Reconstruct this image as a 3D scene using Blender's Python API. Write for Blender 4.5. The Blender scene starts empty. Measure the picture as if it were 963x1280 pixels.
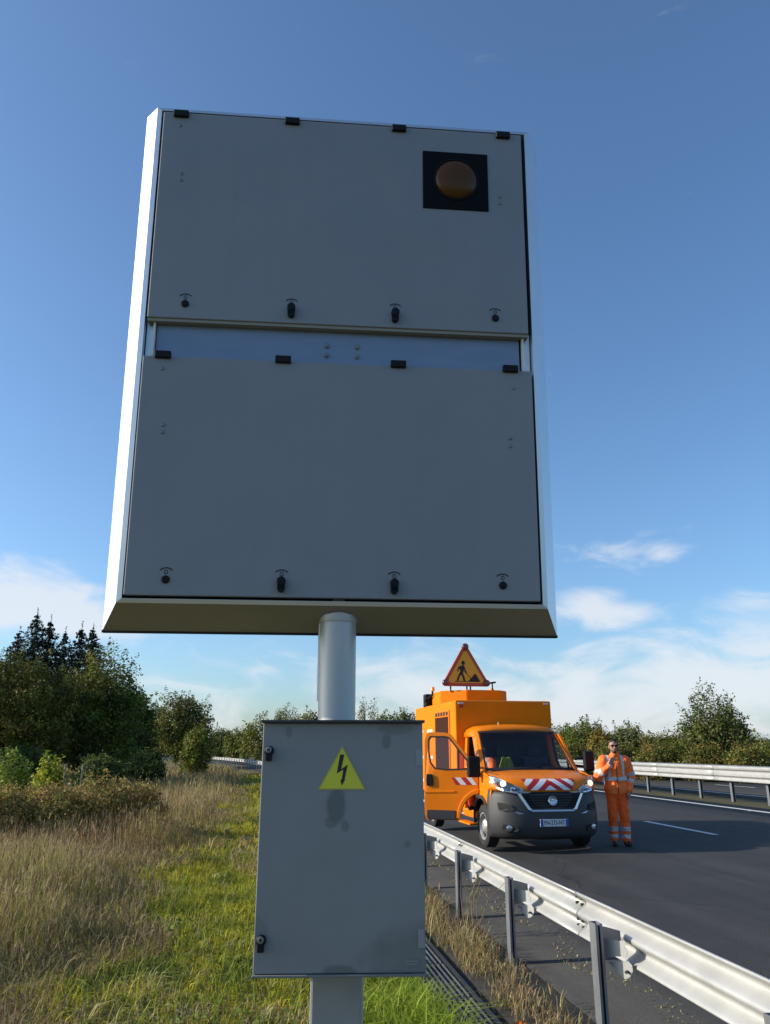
import bpy, bmesh, math, random
import numpy as np
from mathutils import Vector, Matrix
from mathutils.geometry import tessellate_polygon

R = math.radians
scene = bpy.context.scene
col = scene.collection

# ---------------------------------------------------------------- camera, sky, sun, exposure
CAM_H = 1.72
cam_d = bpy.data.cameras.new('camera')
cam_d.sensor_fit = 'VERTICAL'
cam_d.sensor_height = 24.0
cam_d.lens = 18.0
cam_d.clip_start = 0.05
cam_d.clip_end = 20000
cam = bpy.data.objects.new('camera', cam_d)
cam.location = (0, 0, CAM_H)
cam.rotation_euler = (R(90 + 17.1), 0, 0)
col.objects.link(cam)
scene.camera = cam

SUN_EL, SUN_AZ = R(23.0), R(-90.5)          # azimuth from +y, clockwise positive: the sun stands to the left
sun_dir = Vector((math.sin(SUN_AZ) * math.cos(SUN_EL), math.cos(SUN_AZ) * math.cos(SUN_EL), math.sin(SUN_EL)))
sun_d = bpy.data.lights.new('sun', 'SUN')
sun_d.energy = 4.2
sun_d.angle = R(0.55)
sun_d.color = (1.0, 0.90, 0.74)
sun = bpy.data.objects.new('sun', sun_d)
sun.rotation_euler = sun_dir.to_track_quat('Z', 'Y').to_euler()
col.objects.link(sun)

scene.view_settings.view_transform = 'Standard'
scene.view_settings.look = 'None'
scene.view_settings.gamma = 1.0
scene.view_settings.use_curve_mapping = False
scene.view_settings.exposure = 0.5
scene.cycles.use_denoising = True
scene.cycles.max_bounces = 6
scene.cycles.transparent_max_bounces = 12

world = bpy.data.worlds.new('World')
scene.world = world
world.use_nodes = True
wn, wl = world.node_tree.nodes, world.node_tree.links
wn.clear()


def W(t, **k):
    n = wn.new(t)
    for a, b in k.items():
        setattr(n, a, b)
    return n


def wmath(op, a, b=None, c=None, clamp=False):
    n = W('ShaderNodeMath', operation=op, use_clamp=clamp)
    for i, v in enumerate((a, b, c)):
        if v is None:
            continue
        if isinstance(v, (int, float)):
            n.inputs[i].default_value = v
        else:
            wl.new(v, n.inputs[i])
    return n.outputs[0]


out = W('ShaderNodeOutputWorld')
bg = W('ShaderNodeBackground')
bg.inputs['Strength'].default_value = 0.118
sky = W('ShaderNodeTexSky', sky_type='NISHITA')
sky.sun_disc = False
sky.sun_elevation = SUN_EL
sky.sun_rotation = SUN_AZ
sky.altitude = 100
sky.air_density = 1.0
sky.dust_density = 1.3
sky.ozone_density = 5.0
tc = W('ShaderNodeTexCoord')


def cam_ray(px, py):                       # a direction in the sky
    p = R(17.1)
    a, b = (px - 481.5) / 960.0, (py - 640) / 960.0
    return Vector((a, math.cos(p) + b * math.sin(p), math.sin(p) - b * math.cos(p))).normalized()


KZ = 2.6
stretch = W('ShaderNodeVectorMath', operation='MULTIPLY')
stretch.inputs[1].default_value = (1, 1, KZ)
wl.new(tc.outputs['Generated'], stretch.inputs[0])
cover = None
for (px, py, r, wgt) in ((20, 748, .19, .92), (95, 772, .17, .82), (745, 765, .14, .74), (772, 692, .13, .62), (800, 662, .08, .50), (890, 862, .36, .90),
                         (780, 888, .38, .88), (560, 855, .30, .66), (955, 822, .15, .70), (330, 836, .16, .42), (700, 862, .28, .66), (925, 755, .10, .36), (60, 712, .10, .40), (250, 890, .34, .50), (420, 895, .34, .55), (600, 905, .34, .60)):
    d = cam_ray(px, py)
    dist = W('ShaderNodeVectorMath', operation='DISTANCE')
    wl.new(stretch.outputs[0], dist.inputs[0])
    dist.inputs[1].default_value = (d.x, d.y, d.z * KZ)
    m = W('ShaderNodeMapRange', interpolation_type='SMOOTHSTEP')
    wl.new(dist.outputs['Value'], m.inputs['Value'])
    m.inputs['From Min'].default_value = r
    m.inputs['From Max'].default_value = 0
    m.inputs['To Min'].default_value = 0
    m.inputs['To Max'].default_value = wgt
    cover = m.outputs[0] if cover is None else wmath('MAXIMUM', cover, m.outputs[0])
mapn = W('ShaderNodeMapping')
mapn.inputs['Scale'].default_value = (1, 1, 2.4)
mapn.inputs['Location'].default_value = (3.1, 1.7, 0.4)
wl.new(tc.outputs['Generated'], mapn.inputs['Vector'])
noise = W('ShaderNodeTexNoise')
noise.inputs['Scale'].default_value = 8.5
noise.inputs['Detail'].default_value = 9
noise.inputs['Roughness'].default_value = .58
noise.inputs['Distortion'].default_value = .5
wl.new(mapn.outputs[0], noise.inputs['Vector'])
dens = wmath('ADD', noise.outputs['Fac'], wmath('MULTIPLY', cover, .62))
ramp = W('ShaderNodeMapRange', interpolation_type='SMOOTHSTEP')
wl.new(dens, ramp.inputs['Value'])
ramp.inputs['From Min'].default_value = .64
ramp.inputs['From Max'].default_value = 1.0
ramp.inputs['To Min'].default_value = 0
ramp.inputs['To Max'].default_value = .80
cmix = W('ShaderNodeMix', data_type='RGBA')
wl.new(ramp.outputs[0], cmix.inputs['Factor'])
tint = W('ShaderNodeMix', data_type='RGBA', blend_type='MULTIPLY')       # white balance of the sky
tint.inputs['Factor'].default_value = 1
tint.inputs['B'].default_value = (1.14, 1.21, 1.20, 1)
wl.new(sky.outputs[0], tint.inputs['A'])
wl.new(tint.outputs['Result'], cmix.inputs['A'])
cmix.inputs['B'].default_value = (5.0, 5.2, 5.5, 1)
wl.new(cmix.outputs['Result'], bg.inputs['Color'])
wl.new(bg.outputs[0], out.inputs['Surface'])

# ---------------------------------------------------------------- helpers
random.seed(7)
rng = np.random.default_rng(11)


def tag(o, label=None, cat=None, group=None, kind=None):
    for k, v in (('label', label), ('category', cat), ('group', group), ('kind', kind)):
        if v:
            o[k] = v
    return o


def empty(name, loc=(0, 0, 0), rz=0.0, rx=0.0):
    o = bpy.data.objects.new(name, None)
    o.location = loc
    o.rotation_euler = (rx, 0, rz)
    o.empty_display_size = .1
    col.objects.link(o)
    return o


class MB:
    """collects shapes, then links them as one mesh object"""

    def __init__(self):
        self.v, self.f = [], []

    def add(self, vs, fs):
        n = len(self.v)
        self.v += [tuple(p) for p in vs]
        self.f += [tuple(i + n for i in f) for f in fs]
        return self

    def box(self, c, s, rz=0.0, rx=0.0, ry=0.0):
        m = Matrix.Rotation(rz, 3, 'Z') @ Matrix.Rotation(ry, 3, 'Y') @ Matrix.Rotation(rx, 3, 'X')
        vs = []
        for z in (-.5, .5):
            for y in (-.5, .5):
                for x in (-.5, .5):
                    vs.append(Vector(c) + m @ Vector((x * s[0], y * s[1], z * s[2])))
        return self.add(vs, [(0, 2, 3, 1), (4, 5, 7, 6), (0, 1, 5, 4), (1, 3, 7, 5), (3, 2, 6, 7), (2, 0, 4, 6)])

    def hexa(self, eight):
        return self.add(eight, [(0, 3, 2, 1), (4, 5, 6, 7), (0, 1, 5, 4), (1, 2, 6, 5), (2, 3, 7, 6), (3, 0, 4, 7)])

    def tube(self, p0, p1, r0, r1=None, n=12, caps=True):
        r1 = r0 if r1 is None else r1
        p0, p1 = Vector(p0), Vector(p1)
        d = (p1 - p0).normalized()
        a = d.orthogonal().normalized()
        b = d.cross(a)
        vs = []
        for p, r in ((p0, r0), (p1, r1)):
            for i in range(n):
                t = 2 * math.pi * i / n
                vs.append(p + (a * math.cos(t) + b * math.sin(t)) * r)
        fs = [(i, (i + 1) % n, n + (i + 1) % n, n + i) for i in range(n)]
        if caps:
            fs += [tuple(reversed(range(n))), tuple(range(n, 2 * n))]
        return self.add(vs, fs)

    def path(self, pts, r, n=8):
        for a, b in zip(pts[:-1], pts[1:]):
            self.tube(a, b, r, r, n)
        return self

    def lathe(self, c, axis, prof, n=28):
        """prof: (along axis, radius)"""
        c, ax = Vector(c), Vector(axis).normalized()
        a = ax.orthogonal().normalized()
        b = ax.cross(a)
        vs = []
        for (h, r) in prof:
            for i in range(n):
                t = 2 * math.pi * i / n
                vs.append(c + ax * h + (a * math.cos(t) + b * math.sin(t)) * r)
        fs = []
        for k in range(len(prof) - 1):
            for i in range(n):
                fs.append((k * n + i, k * n + (i + 1) % n, (k + 1) * n + (i + 1) % n, (k + 1) * n + i))
        fs += [tuple(reversed(range(n))), tuple(range((len(prof) - 1) * n, len(prof) * n))]
        return self.add(vs, fs)

    def grid(self, rows):
        """rows of points -> sheet"""
        m, n = len(rows), len(rows[0])
        vs = [p for r in rows for p in r]
        fs = [(i * n + j, i * n + j + 1, (i + 1) * n + j + 1, (i + 1) * n + j) for i in range(m - 1) for j in range(n - 1)]
        return self.add(vs, fs)

    def plate(self, outer, holes, to3, thick):
        """flat outline with holes; to3(u, v, w) places it, w runs 0..thick"""
        loops = [list(outer)] + [list(h) for h in holes]
        flat = [p for l in loops for p in l]
        tris = tessellate_polygon([[Vector((p[0], p[1], 0)) for p in l] for l in loops])
        n = len(flat)
        vs = [to3(p[0], p[1], 0) for p in flat] + [to3(p[0], p[1], thick) for p in flat]
        fs = [t for t in tris] + [tuple(i + n for i in reversed(t)) for t in tris]
        k = 0
        for l in loops:
            m = len(l)
            for i in range(m):
                j = (i + 1) % m
                fs.append((k + i, k + j, n + k + j, n + k + i))
            k += m
        return self.add(vs, fs)

    def build(self, name, mat, parent=None, bevel=0.0, smooth=False, solid=0.0, seg=2, recalc=True):
        me = bpy.data.meshes.new(name)
        me.from_pydata([tuple(p) for p in self.v], [], self.f)
        if recalc:
            b = bmesh.new()
            b.from_mesh(me)
            bmesh.ops.recalc_face_normals(b, faces=b.faces)
            b.to_mesh(me)
            b.free()
        o = bpy.data.objects.new(name, me)
        col.objects.link(o)
        me.materials.append(mat)
        if parent:
            o.parent = parent
        if solid:
            m = o.modifiers.new('solid', 'SOLIDIFY')
            m.thickness = solid
            m.offset = 0
        if bevel:
            m = o.modifiers.new('bevel', 'BEVEL')
            m.width = bevel
            m.segments = seg
            m.limit_method = 'ANGLE'
            m.angle_limit = R(35)
        if smooth:
            me.shade_smooth() if hasattr(me, 'shade_smooth') else me.polygons.foreach_set('use_smooth', [True] * len(me.polygons))
            if smooth != 'all':
                try:
                    me.set_sharp_from_angle(angle=R(40))
                except Exception:
                    pass
        return o


def copy_tree(o, parent=None):
    c = o.copy()
    col.objects.link(c)
    if parent:
        c.parent = parent
    for ch in o.children:
        copy_tree(ch, c)
    return c


def rot2(p, a):
    return (p[0] * math.cos(a) - p[1] * math.sin(a), p[0] * math.sin(a) + p[1] * math.cos(a))


# ---------------------------------------------------------------- materials
def mat(name, c, rough=.5, metal=0.0, vary=0.0, scale=6.0, bump=0.0, bscale=80.0, c2=None, coat=0.0, spec=.5, emit=None, estr=0.0, stretch=None):
    m = bpy.data.materials.new(name)
    m.use_nodes = True
    nt = m.node_tree
    b = nt.nodes['Principled BSDF']
    b.inputs['Roughness'].default_value = rough
    b.inputs['Metallic'].default_value = metal
    b.inputs['Base Color'].default_value = (*c, 1)
    b.inputs['Specular IOR Level'].default_value = spec
    if coat:
        b.inputs['Coat Weight'].default_value = coat
        b.inputs['Coat Roughness'].default_value = .06
    if emit:
        b.inputs['Emission Color'].default_value = (*emit, 1)
        b.inputs['Emission Strength'].default_value = estr
    t = nt.nodes.new('ShaderNodeTexCoord')
    src = t.outputs['Object']
    if stretch:
        mp = nt.nodes.new('ShaderNodeMapping')
        mp.inputs['Scale'].default_value = stretch
        nt.links.new(src, mp.inputs['Vector'])
        src = mp.outputs[0]
    if vary or c2:
        n = nt.nodes.new('ShaderNodeTexNoise')
        n.inputs['Scale'].default_value = scale
        n.inputs['Detail'].default_value = 6
        n.inputs['Roughness'].default_value = .65
        nt.links.new(src, n.inputs['Vector'])
        r = nt.nodes.new('ShaderNodeMapRange')
        r.inputs['From Min'].default_value = .32
        r.inputs['From Max'].default_value = .68
        nt.links.new(n.outputs['Fac'], r.inputs['Value'])
        mx = nt.nodes.new('ShaderNodeMix')
        mx.data_type = 'RGBA'
        e = c2 if c2 else tuple(x * (1 + vary) for x in c)
        s = c if c2 else tuple(x * (1 - vary) for x in c)
        mx.inputs['A'].default_value = (*s, 1)
        mx.inputs['B'].default_value = (*e, 1)
        nt.links.new(r.outputs[0], mx.inputs['Factor'])
        nt.links.new(mx.outputs['Result'], b.inputs['Base Color'])
        rr = nt.nodes.new('ShaderNodeMapRange')
        rr.inputs['To Min'].default_value = max(rough - .08, .02)
        rr.inputs['To Max'].default_value = min(rough + .10, 1)
        nt.links.new(n.outputs['Fac'], rr.inputs['Value'])
        nt.links.new(rr.outputs[0], b.inputs['Roughness'])
    if bump:
        n2 = nt.nodes.new('ShaderNodeTexNoise')
        n2.inputs['Scale'].default_value = bscale
        n2.inputs['Detail'].default_value = 4
        nt.links.new(src, n2.inputs['Vector'])
        bp = nt.nodes.new('ShaderNodeBump')
        bp.inputs['Strength'].default_value = bump
        bp.inputs['Distance'].default_value = .01
        nt.links.new(n2.outputs['Fac'], bp.inputs['Height'])
        nt.links.new(bp.outputs[0], b.inputs['Normal'])
    return m


def leaf_mat(name, trans=.35, rough=.6):
    """foliage: own colour per blade or leaf from the mesh, light passing through"""
    m = bpy.data.materials.new(name)
    m.use_nodes = True
    nt = m.node_tree
    nt.nodes.clear()
    o = nt.nodes.new('ShaderNodeOutputMaterial')
    a = nt.nodes.new('ShaderNodeAttribute')
    a.attribute_name = 'Col'
    d = nt.nodes.new('ShaderNodeBsdfPrincipled')
    d.inputs['Roughness'].default_value = rough
    d.inputs['Specular IOR Level'].default_value = .25
    t = nt.nodes.new('ShaderNodeBsdfTranslucent')
    mx = nt.nodes.new('ShaderNodeMixShader')
    mx.inputs[0].default_value = trans
    nt.links.new(a.outputs['Color'], d.inputs['Base Color'])
    nt.links.new(a.outputs['Color'], t.inputs['Color'])
    nt.links.new(d.outputs[0], mx.inputs[1])
    nt.links.new(t.outputs[0], mx.inputs[2])
    nt.links.new(mx.outputs[0], o.inputs['Surface'])
    return m


def glass_mat(name, tint=(1, 1, 1), refl=.12, rough=.02):
    m = bpy.data.materials.new(name)
    m.use_nodes = True
    nt = m.node_tree
    nt.nodes.clear()
    o = nt.nodes.new('ShaderNodeOutputMaterial')
    tr = nt.nodes.new('ShaderNodeBsdfTransparent')
    tr.inputs['Color'].default_value = (*tint, 1)
    gl = nt.nodes.new('ShaderNodeBsdfGlossy')
    gl.inputs['Roughness'].default_value = rough
    fr = nt.nodes.new('ShaderNodeLayerWeight')
    fr.inputs['Blend'].default_value = .5
    pw = nt.nodes.new('ShaderNodeMath')
    pw.operation = 'POWER'
    pw.inputs[1].default_value = 4.0
    nt.links.new(fr.outputs['Facing'], pw.inputs[0])
    ad = nt.nodes.new('ShaderNodeMath')
    ad.operation = 'MULTIPLY_ADD'
    ad.use_clamp = True
    ad.inputs[1].default_value = .7
    ad.inputs[2].default_value = refl
    nt.links.new(pw.outputs[0], ad.inputs[0])
    mx = nt.nodes.new('ShaderNodeMixShader')
    nt.links.new(ad.outputs[0], mx.inputs[0])
    nt.links.new(tr.outputs[0], mx.inputs[1])
    nt.links.new(gl.outputs[0], mx.inputs[2])
    nt.links.new(mx.outputs[0], o.inputs['Surface'])
    return m


def panel_paint():
    """large painted sheet: faint rain streaks, dust and a slow waviness"""
    m = mat('grey_panel_paint', (.215, .235, .262), .50, c2=(.243, .260, .283), scale=1.6)
    nt = m.node_tree
    b_ = nt.nodes['Principled BSDF']
    base = b_.inputs['Base Color'].links[0].from_socket
    t = nt.nodes.new('ShaderNodeTexCoord')
    mp = nt.nodes.new('ShaderNodeMapping')
    mp.inputs['Scale'].default_value = (16, 1, .55)
    nt.links.new(t.outputs['Object'], mp.inputs['Vector'])
    n = nt.nodes.new('ShaderNodeTexNoise')
    n.inputs['Scale'].default_value = 1.6
    n.inputs['Detail'].default_value = 5
    nt.links.new(mp.outputs[0], n.inputs['Vector'])
    r = nt.nodes.new('ShaderNodeMapRange')
    r.inputs['From Min'].default_value = .52
    r.inputs['From Max'].default_value = .78
    r.inputs['To Max'].default_value = .10
    nt.links.new(n.outputs['Fac'], r.inputs['Value'])
    mx = nt.nodes.new('ShaderNodeMix')
    mx.data_type = 'RGBA'
    nt.links.new(r.outputs[0], mx.inputs['Factor'])
    nt.links.new(base, mx.inputs['A'])
    mx.inputs['B'].default_value = (.155, .165, .175, 1)
    nt.links.new(mx.outputs['Result'], b_.inputs['Base Color'])
    n2 = nt.nodes.new('ShaderNodeTexNoise')
    n2.inputs['Scale'].default_value = 2.6
    nt.links.new(t.outputs['Object'], n2.inputs['Vector'])
    bp = nt.nodes.new('ShaderNodeBump')
    bp.inputs['Strength'].default_value = .5
    bp.inputs['Distance'].default_value = .02
    nt.links.new(n2.outputs['Fac'], bp.inputs['Height'])
    nt.links.new(bp.outputs[0], b_.inputs['Normal'])
    return m


def asphalt_mat():
    """fine aggregate, worn wheel tracks along the lanes, pale dust and tar lines"""
    m = mat('asphalt', (.027, .027, .0275), .86, c2=(.039, .039, .038), scale=1.1, spec=.35)
    nt = m.node_tree
    b_ = nt.nodes['Principled BSDF']
    base = b_.inputs['Base Color'].links[0].from_socket
    t = nt.nodes.new('ShaderNodeTexCoord')
    mp = nt.nodes.new('ShaderNodeMapping')
    mp.vector_type = 'TEXTURE'
    mp.inputs['Rotation'].default_value = (0, 0, R(8.75))
    nt.links.new(t.outputs['Object'], mp.inputs['Vector'])
    st = nt.nodes.new('ShaderNodeMapping')
    st.inputs['Scale'].default_value = (1.0, .035, 1)
    nt.links.new(mp.outputs[0], st.inputs['Vector'])
    n = nt.nodes.new('ShaderNodeTexNoise')
    n.inputs['Scale'].default_value = 1.7
    n.inputs['Detail'].default_value = 5
    n.inputs['Roughness'].default_value = .6
    nt.links.new(st.outputs[0], n.inputs['Vector'])
    fine = nt.nodes.new('ShaderNodeTexNoise')
    fine.inputs['Scale'].default_value = 85
    fine.inputs['Detail'].default_value = 3
    nt.links.new(t.outputs['Object'], fine.inputs['Vector'])
    a = nt.nodes.new('ShaderNodeMapRange')
    a.inputs['From Min'].default_value = .3
    a.inputs['From Max'].default_value = .7
    a.inputs['To Min'].default_value = .72
    a.inputs['To Max'].default_value = 1.30
    nt.links.new(n.outputs['Fac'], a.inputs['Value'])
    c = nt.nodes.new('ShaderNodeMapRange')
    c.inputs['From Min'].default_value = .3
    c.inputs['From Max'].default_value = .75
    c.inputs['To Min'].default_value = .62
    c.inputs['To Max'].default_value = 1.6
    nt.links.new(fine.outputs['Fac'], c.inputs['Value'])
    mu = nt.nodes.new('ShaderNodeMath')
    mu.operation = 'MULTIPLY'
    nt.links.new(a.outputs[0], mu.inputs[0])
    nt.links.new(c.outputs[0], mu.inputs[1])
    sc = nt.nodes.new('ShaderNodeVectorMath')
    sc.operation = 'SCALE'
    nt.links.new(base, sc.inputs[0])
    nt.links.new(mu.outputs[0], sc.inputs['Scale'])
    # sealed cracks: thin dark wandering lines
    v = nt.nodes.new('ShaderNodeTexVoronoi')
    v.feature = 'DISTANCE_TO_EDGE'
    v.inputs['Scale'].default_value = .16
    wob = nt.nodes.new('ShaderNodeTexNoise')
    wob.inputs['Scale'].default_value = 1.4
    nt.links.new(t.outputs['Object'], wob.inputs['Vector'])
    av = nt.nodes.new('ShaderNodeVectorMath')
    av.operation = 'MULTIPLY_ADD'
    nt.links.new(wob.outputs['Color'], av.inputs[0])
    av.inputs[1].default_value = (.9, .9, 0)
    nt.links.new(mp.outputs[0], av.inputs[2])
    nt.links.new(av.outputs[0], v.inputs['Vector'])
    cr = nt.nodes.new('ShaderNodeMapRange')
    cr.inputs['From Min'].default_value = .0015
    cr.inputs['From Max'].default_value = .004
    cr.inputs['To Min'].default_value = .55
    nt.links.new(v.outputs['Distance'], cr.inputs['Value'])
    s2 = nt.nodes.new('ShaderNodeVectorMath')
    s2.operation = 'SCALE'
    nt.links.new(sc.outputs[0], s2.inputs[0])
    nt.links.new(cr.outputs[0], s2.inputs['Scale'])
    nt.links.new(s2.outputs[0], b_.inputs['Base Color'])
    bp = nt.nodes.new('ShaderNodeBump')
    bp.inputs['Strength'].default_value = .6
    bp.inputs['Distance'].default_value = .008
    nt.links.new(fine.outputs['Fac'], bp.inputs['Height'])
    nt.links.new(bp.outputs[0], b_.inputs['Normal'])
    return m


M = dict(
    asphalt=asphalt_mat(),
    asphalt_old=mat('asphalt_old', (.024, .023, .021), .92, c2=(.055, .050, .040), scale=5, bump=.8, bscale=160, spec=.25),
    soil=mat('soil', (.12, .10, .042), .95, c2=(.17, .15, .06), scale=2.2, bump=.7, bscale=30, spec=.1),
    median=mat('median', (.075, .066, .045), .95, c2=(.12, .105, .055), scale=3, bump=.8, bscale=60, spec=.1),
    paint_line=mat('paint_line', (.62, .62, .60), .7, vary=.18, scale=14, bump=.3, bscale=200),
    galv=mat('galvanised_steel', (.43, .43, .42), .50, .30, vary=.08, scale=4, bump=.08, bscale=60, c2=None),
    galv_post=mat('galvanised_post', (.21, .22, .24), .42, .45, vary=.12, scale=7),  # shade on posts and spacer webs put into this darker, bluer colour
    dark_metal=mat('dark_metal', (.055, .058, .062), .5, .6, vary=.15, scale=8),
    bar=mat('grating_bar', (.15, .16, .17), .5, .5, vary=.2, scale=9),
    bolt=mat('bolt_dark', (.06, .06, .06), .5, .6),
    alu=mat('aluminium_frame', (.66, .68, .70), .38, .85, vary=.04, scale=4),
    door_paint=panel_paint(),
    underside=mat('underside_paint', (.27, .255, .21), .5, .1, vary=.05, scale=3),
    gap=mat('gap_black', (.012, .012, .013), .8),
    plate_alu=mat('mill_plate', (.20, .26, .36), .40, .3, vary=.07, scale=5, stretch=(1, 1, 4)),  # blue reflection of the sky put into the base colour
    black_plastic=mat('black_plastic', (.010, .010, .012), .55, spec=.18),
    lamp_plate=mat('lamp_plate_black', (.006, .007, .010), .7, spec=.08),
    amber=mat('amber_lens', (.085, .034, .004), .3, spec=.25),
    amber_beacon=mat('amber_beacon', (.85, .28, .02), .2, coat=.5, emit=(1, .4, .05), estr=.15),
    pole=mat('pole_grey', (.46, .47, .47), .40, .25, vary=.05, scale=5),
    post=mat('post_grey', (.26, .28, .30), .45, .3, vary=.08, scale=6),
    yellow=mat('yellow_sticker', (.60, .58, .035), .5, vary=.04, scale=9),
    print_black=mat('print_black', (.012, .012, .014), .6),
    print_grey=mat('print_grey', (.16, .165, .16), .6),
    orange=mat('orange_van_paint', (.76, .192, .0015), .32, vary=.06, scale=3, coat=.22, spec=.25),
    orange_box=mat('orange_box_paint', (.78, .20, .0015), .6, vary=.06, scale=2.5, spec=.12),
    bumper=mat('bumper_plastic', (.034, .035, .038), .55, vary=.08, scale=6, bump=.1, bscale=400),
    chrome=mat('satin_chrome', (.55, .57, .60), .2, .9),
    tyre=mat('tyre_rubber', (.022, .022, .023), .85, vary=.2, scale=20, bump=.2, bscale=120),
    rim=mat('rim_silver', (.58, .58, .57), .38, .6, vary=.06, scale=12),
    white=mat('white_paint', (.72, .72, .70), .5, vary=.06, scale=7),
    red=mat('red_reflective', (.42, .018, .02), .35, vary=.05, scale=30),
    refl_white=mat('white_reflective', (.66, .67, .70), .35, vary=.04, scale=30),
    sign_orange=mat('sign_orange', (.72, .36, .012), .45, vary=.03, scale=8),
    sign_red=mat('sign_red', (.46, .070, .03), .45, vary=.05, scale=9),
    plate_white=mat('plate_white', (.62, .63, .66), .4),
    plate_blue=mat('plate_blue', (.02, .08, .42), .4),
    interior=mat('cab_interior', (.045, .045, .05), .75, vary=.2, scale=9),
    seat=mat('seat_cloth', (.035, .036, .045), .9, vary=.2, scale=18),
    lamp_glint=mat('lamp_sun_glint', (.9, .9, .9), .2, emit=(1, .90, .72), estr=.9),  # left bulb: this glow stands in for the sun's glint
    lamp_warm=mat('lamp_lit_warm', (.9, .9, .9), .2, emit=(1, .72, .40), estr=.9),
    hivis=mat('hivis_orange', (1.0, .185, .03), .75, vary=.05, scale=14, bump=.5, bscale=16),
    hivis_trouser=mat('hivis_trousers', (.95, .125, .016), .78, vary=.06, scale=12, bump=.6, bscale=13),
    tape=mat('reflective_tape', (.50, .50, .52), .4, .1, vary=.08, scale=20),
    lime=mat('lime_vest_cloth', (.34, .38, .03), .75, vary=.08, scale=16, bump=.4, bscale=20),
    skin=mat('skin', (.34, .185, .125), .55, vary=.08, scale=25),
    hair=mat('hair_dark', (.018, .013, .010), .8, vary=.3, scale=60, bump=.5, bscale=90),
    boot=mat('boot_leather', (.014, .013, .012), .5, vary=.2, scale=25),
    bark=mat('bark', (.075, .060, .045), .9, c2=(.13, .115, .09), scale=9, bump=.9, bscale=30, stretch=(1, 1, .25)),
    wood_grey=mat('grey_wood', (.22, .20, .17), .85, vary=.2, scale=12),
    concrete=mat('concrete', (.20, .195, .18), .9, vary=.2, scale=7, bump=.5, bscale=70),
    hill=mat('far_hill', (.030, .042, .030), 1.0, c2=(.050, .062, .034), scale=.012, spec=.0),
    grass=leaf_mat('grass_blades', .38),
    leaf=leaf_mat('foliage', .30),
    needle=leaf_mat('needles', .12, .7),
    glass=glass_mat('window_glass', (.88, .91, .91), .03),
    wind=glass_mat('windscreen_glass', (.86, .89, .90), .025),
    lens=glass_mat('lamp_lens', (.95, .97, 1.0), .10),
)

# ---------------------------------------------------------------- the lie of the road
ROAD_K, ROAD_Y0 = .0015, 32.0


def road_x(y):
    return 2.374 - .154 * y - ROAD_K * max(0.0, y - ROAD_Y0) ** 2


def road(y, off, z=0.0):
    """a point OFF metres right of the line of guardrail posts"""
    s = -.154 - 2 * ROAD_K * max(0.0, y - ROAD_Y0)
    l = math.hypot(1, s)
    return Vector((road_x(y) + off / l, y - off * s / l, z))


def cross_z(off):
    if off < .05:
        return -.15
    return -.15 + .15 * min(1, (off - .05) / 3.2)


def road_ang(y):
    s = -.154 - 2 * ROAD_K * max(0.0, y - ROAD_Y0)
    return math.atan(-s)                    # turn about z, counter-clockwise


YS = [-30 + 2 * i for i in range(46)] + [62 + 5 * i for i in range(45)]


def strip(name, offs, zs, m, ys=None):
    b = MB()
    b.grid([[road(y, o, z) for o, z in zip(offs, zs)] for y in (ys or YS)])
    return tag(b.build(name, m, smooth='all'), kind='structure')


# ground sheet to the horizon, gently uneven under the meadow
def gz(x, y):
    off = (x - road_x(y)) if -40 < y < 300 else -20
    z = -.19
    if off > -.6:
        return -.33
    if off < -4:
        t = min(1, (-4 - off) / 3)
        z += t * (.05 * math.sin(x * .9 + 1.3) * math.cos(y * .55) + .04 * math.sin(x * .33 + y * .41))
    return z


gxs = [-6000, -2500, -900, -300, -120, -60] + [-40 + 1.0 * i for i in range(60)] + [25, 40, 80, 200, 900, 2500, 6000]
gys = [-2500, -600, -120, -30] + [-10 + 1.2 * i for i in range(66)] + [75, 90, 130, 200, 320, 700, 1600, 4000, 9000]
g = MB()
g.grid([[(x, y, gz(x, y)) for x in gxs] for y in gys])
tag(g.build('ground', M['soil'], smooth='all'), kind='structure')

strip('road_surface', [.10, .11, 1.2, 2.4, 3.4, 6, 9, 12.6, 12.62], [-.30] + [cross_z(o) for o in (.11, 1.2, 2.4, 3.4)] + [0, 0, 0, -.3], M['asphalt'])
strip('verge_strip', [-.62, -.615, -.3, 0, .095], [-.3, -.166, -.160, -.158, -.156], M['asphalt_old'])
strip('median_strip', [12.63, 13.2, 14.0, 15.0, 15.1], [-.01, -.03, -.03, -.01, -.3], M['median'])
strip('opposite_road_surface', [15.11, 15.12, 20, 24.6, 24.62], [-.3, 0, 0, 0, -.3], M['asphalt'])

# painted markings
def marking(name, off, w, y0, y1, z=.004, parent=None):
    n = max(2, int((y1 - y0) / 2.5) + 1)
    b = MB()
    b.grid([[road(y0 + (y1 - y0) * i / (n - 1), off + s * w / 2, cross_z(off) + z) for s in (-1, 1)] for i in range(n)])
    o = b.build(name, M['paint_line'])
    o['kind'] = 'structure'
    return o


marking('edge_line', 11.75, .20, -20, 180)
for k in range(-1, 12):
    y0 = 16.15 + k * 12.85
    marking('lane_dash', 7.08, .15, y0, y0 + 3.1)
marking('shoulder_line', 3.25, .22, 22, 60)
marking('shoulder_line', 3.25, .22, -26, 6)
marking('edge_line', 16.1, .18, -20, 180)
for k in range(0, 12):
    y0 = 8 + k * 13
    marking('lane_dash', 20.0, .15, y0, y0 + 3.0)

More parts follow.
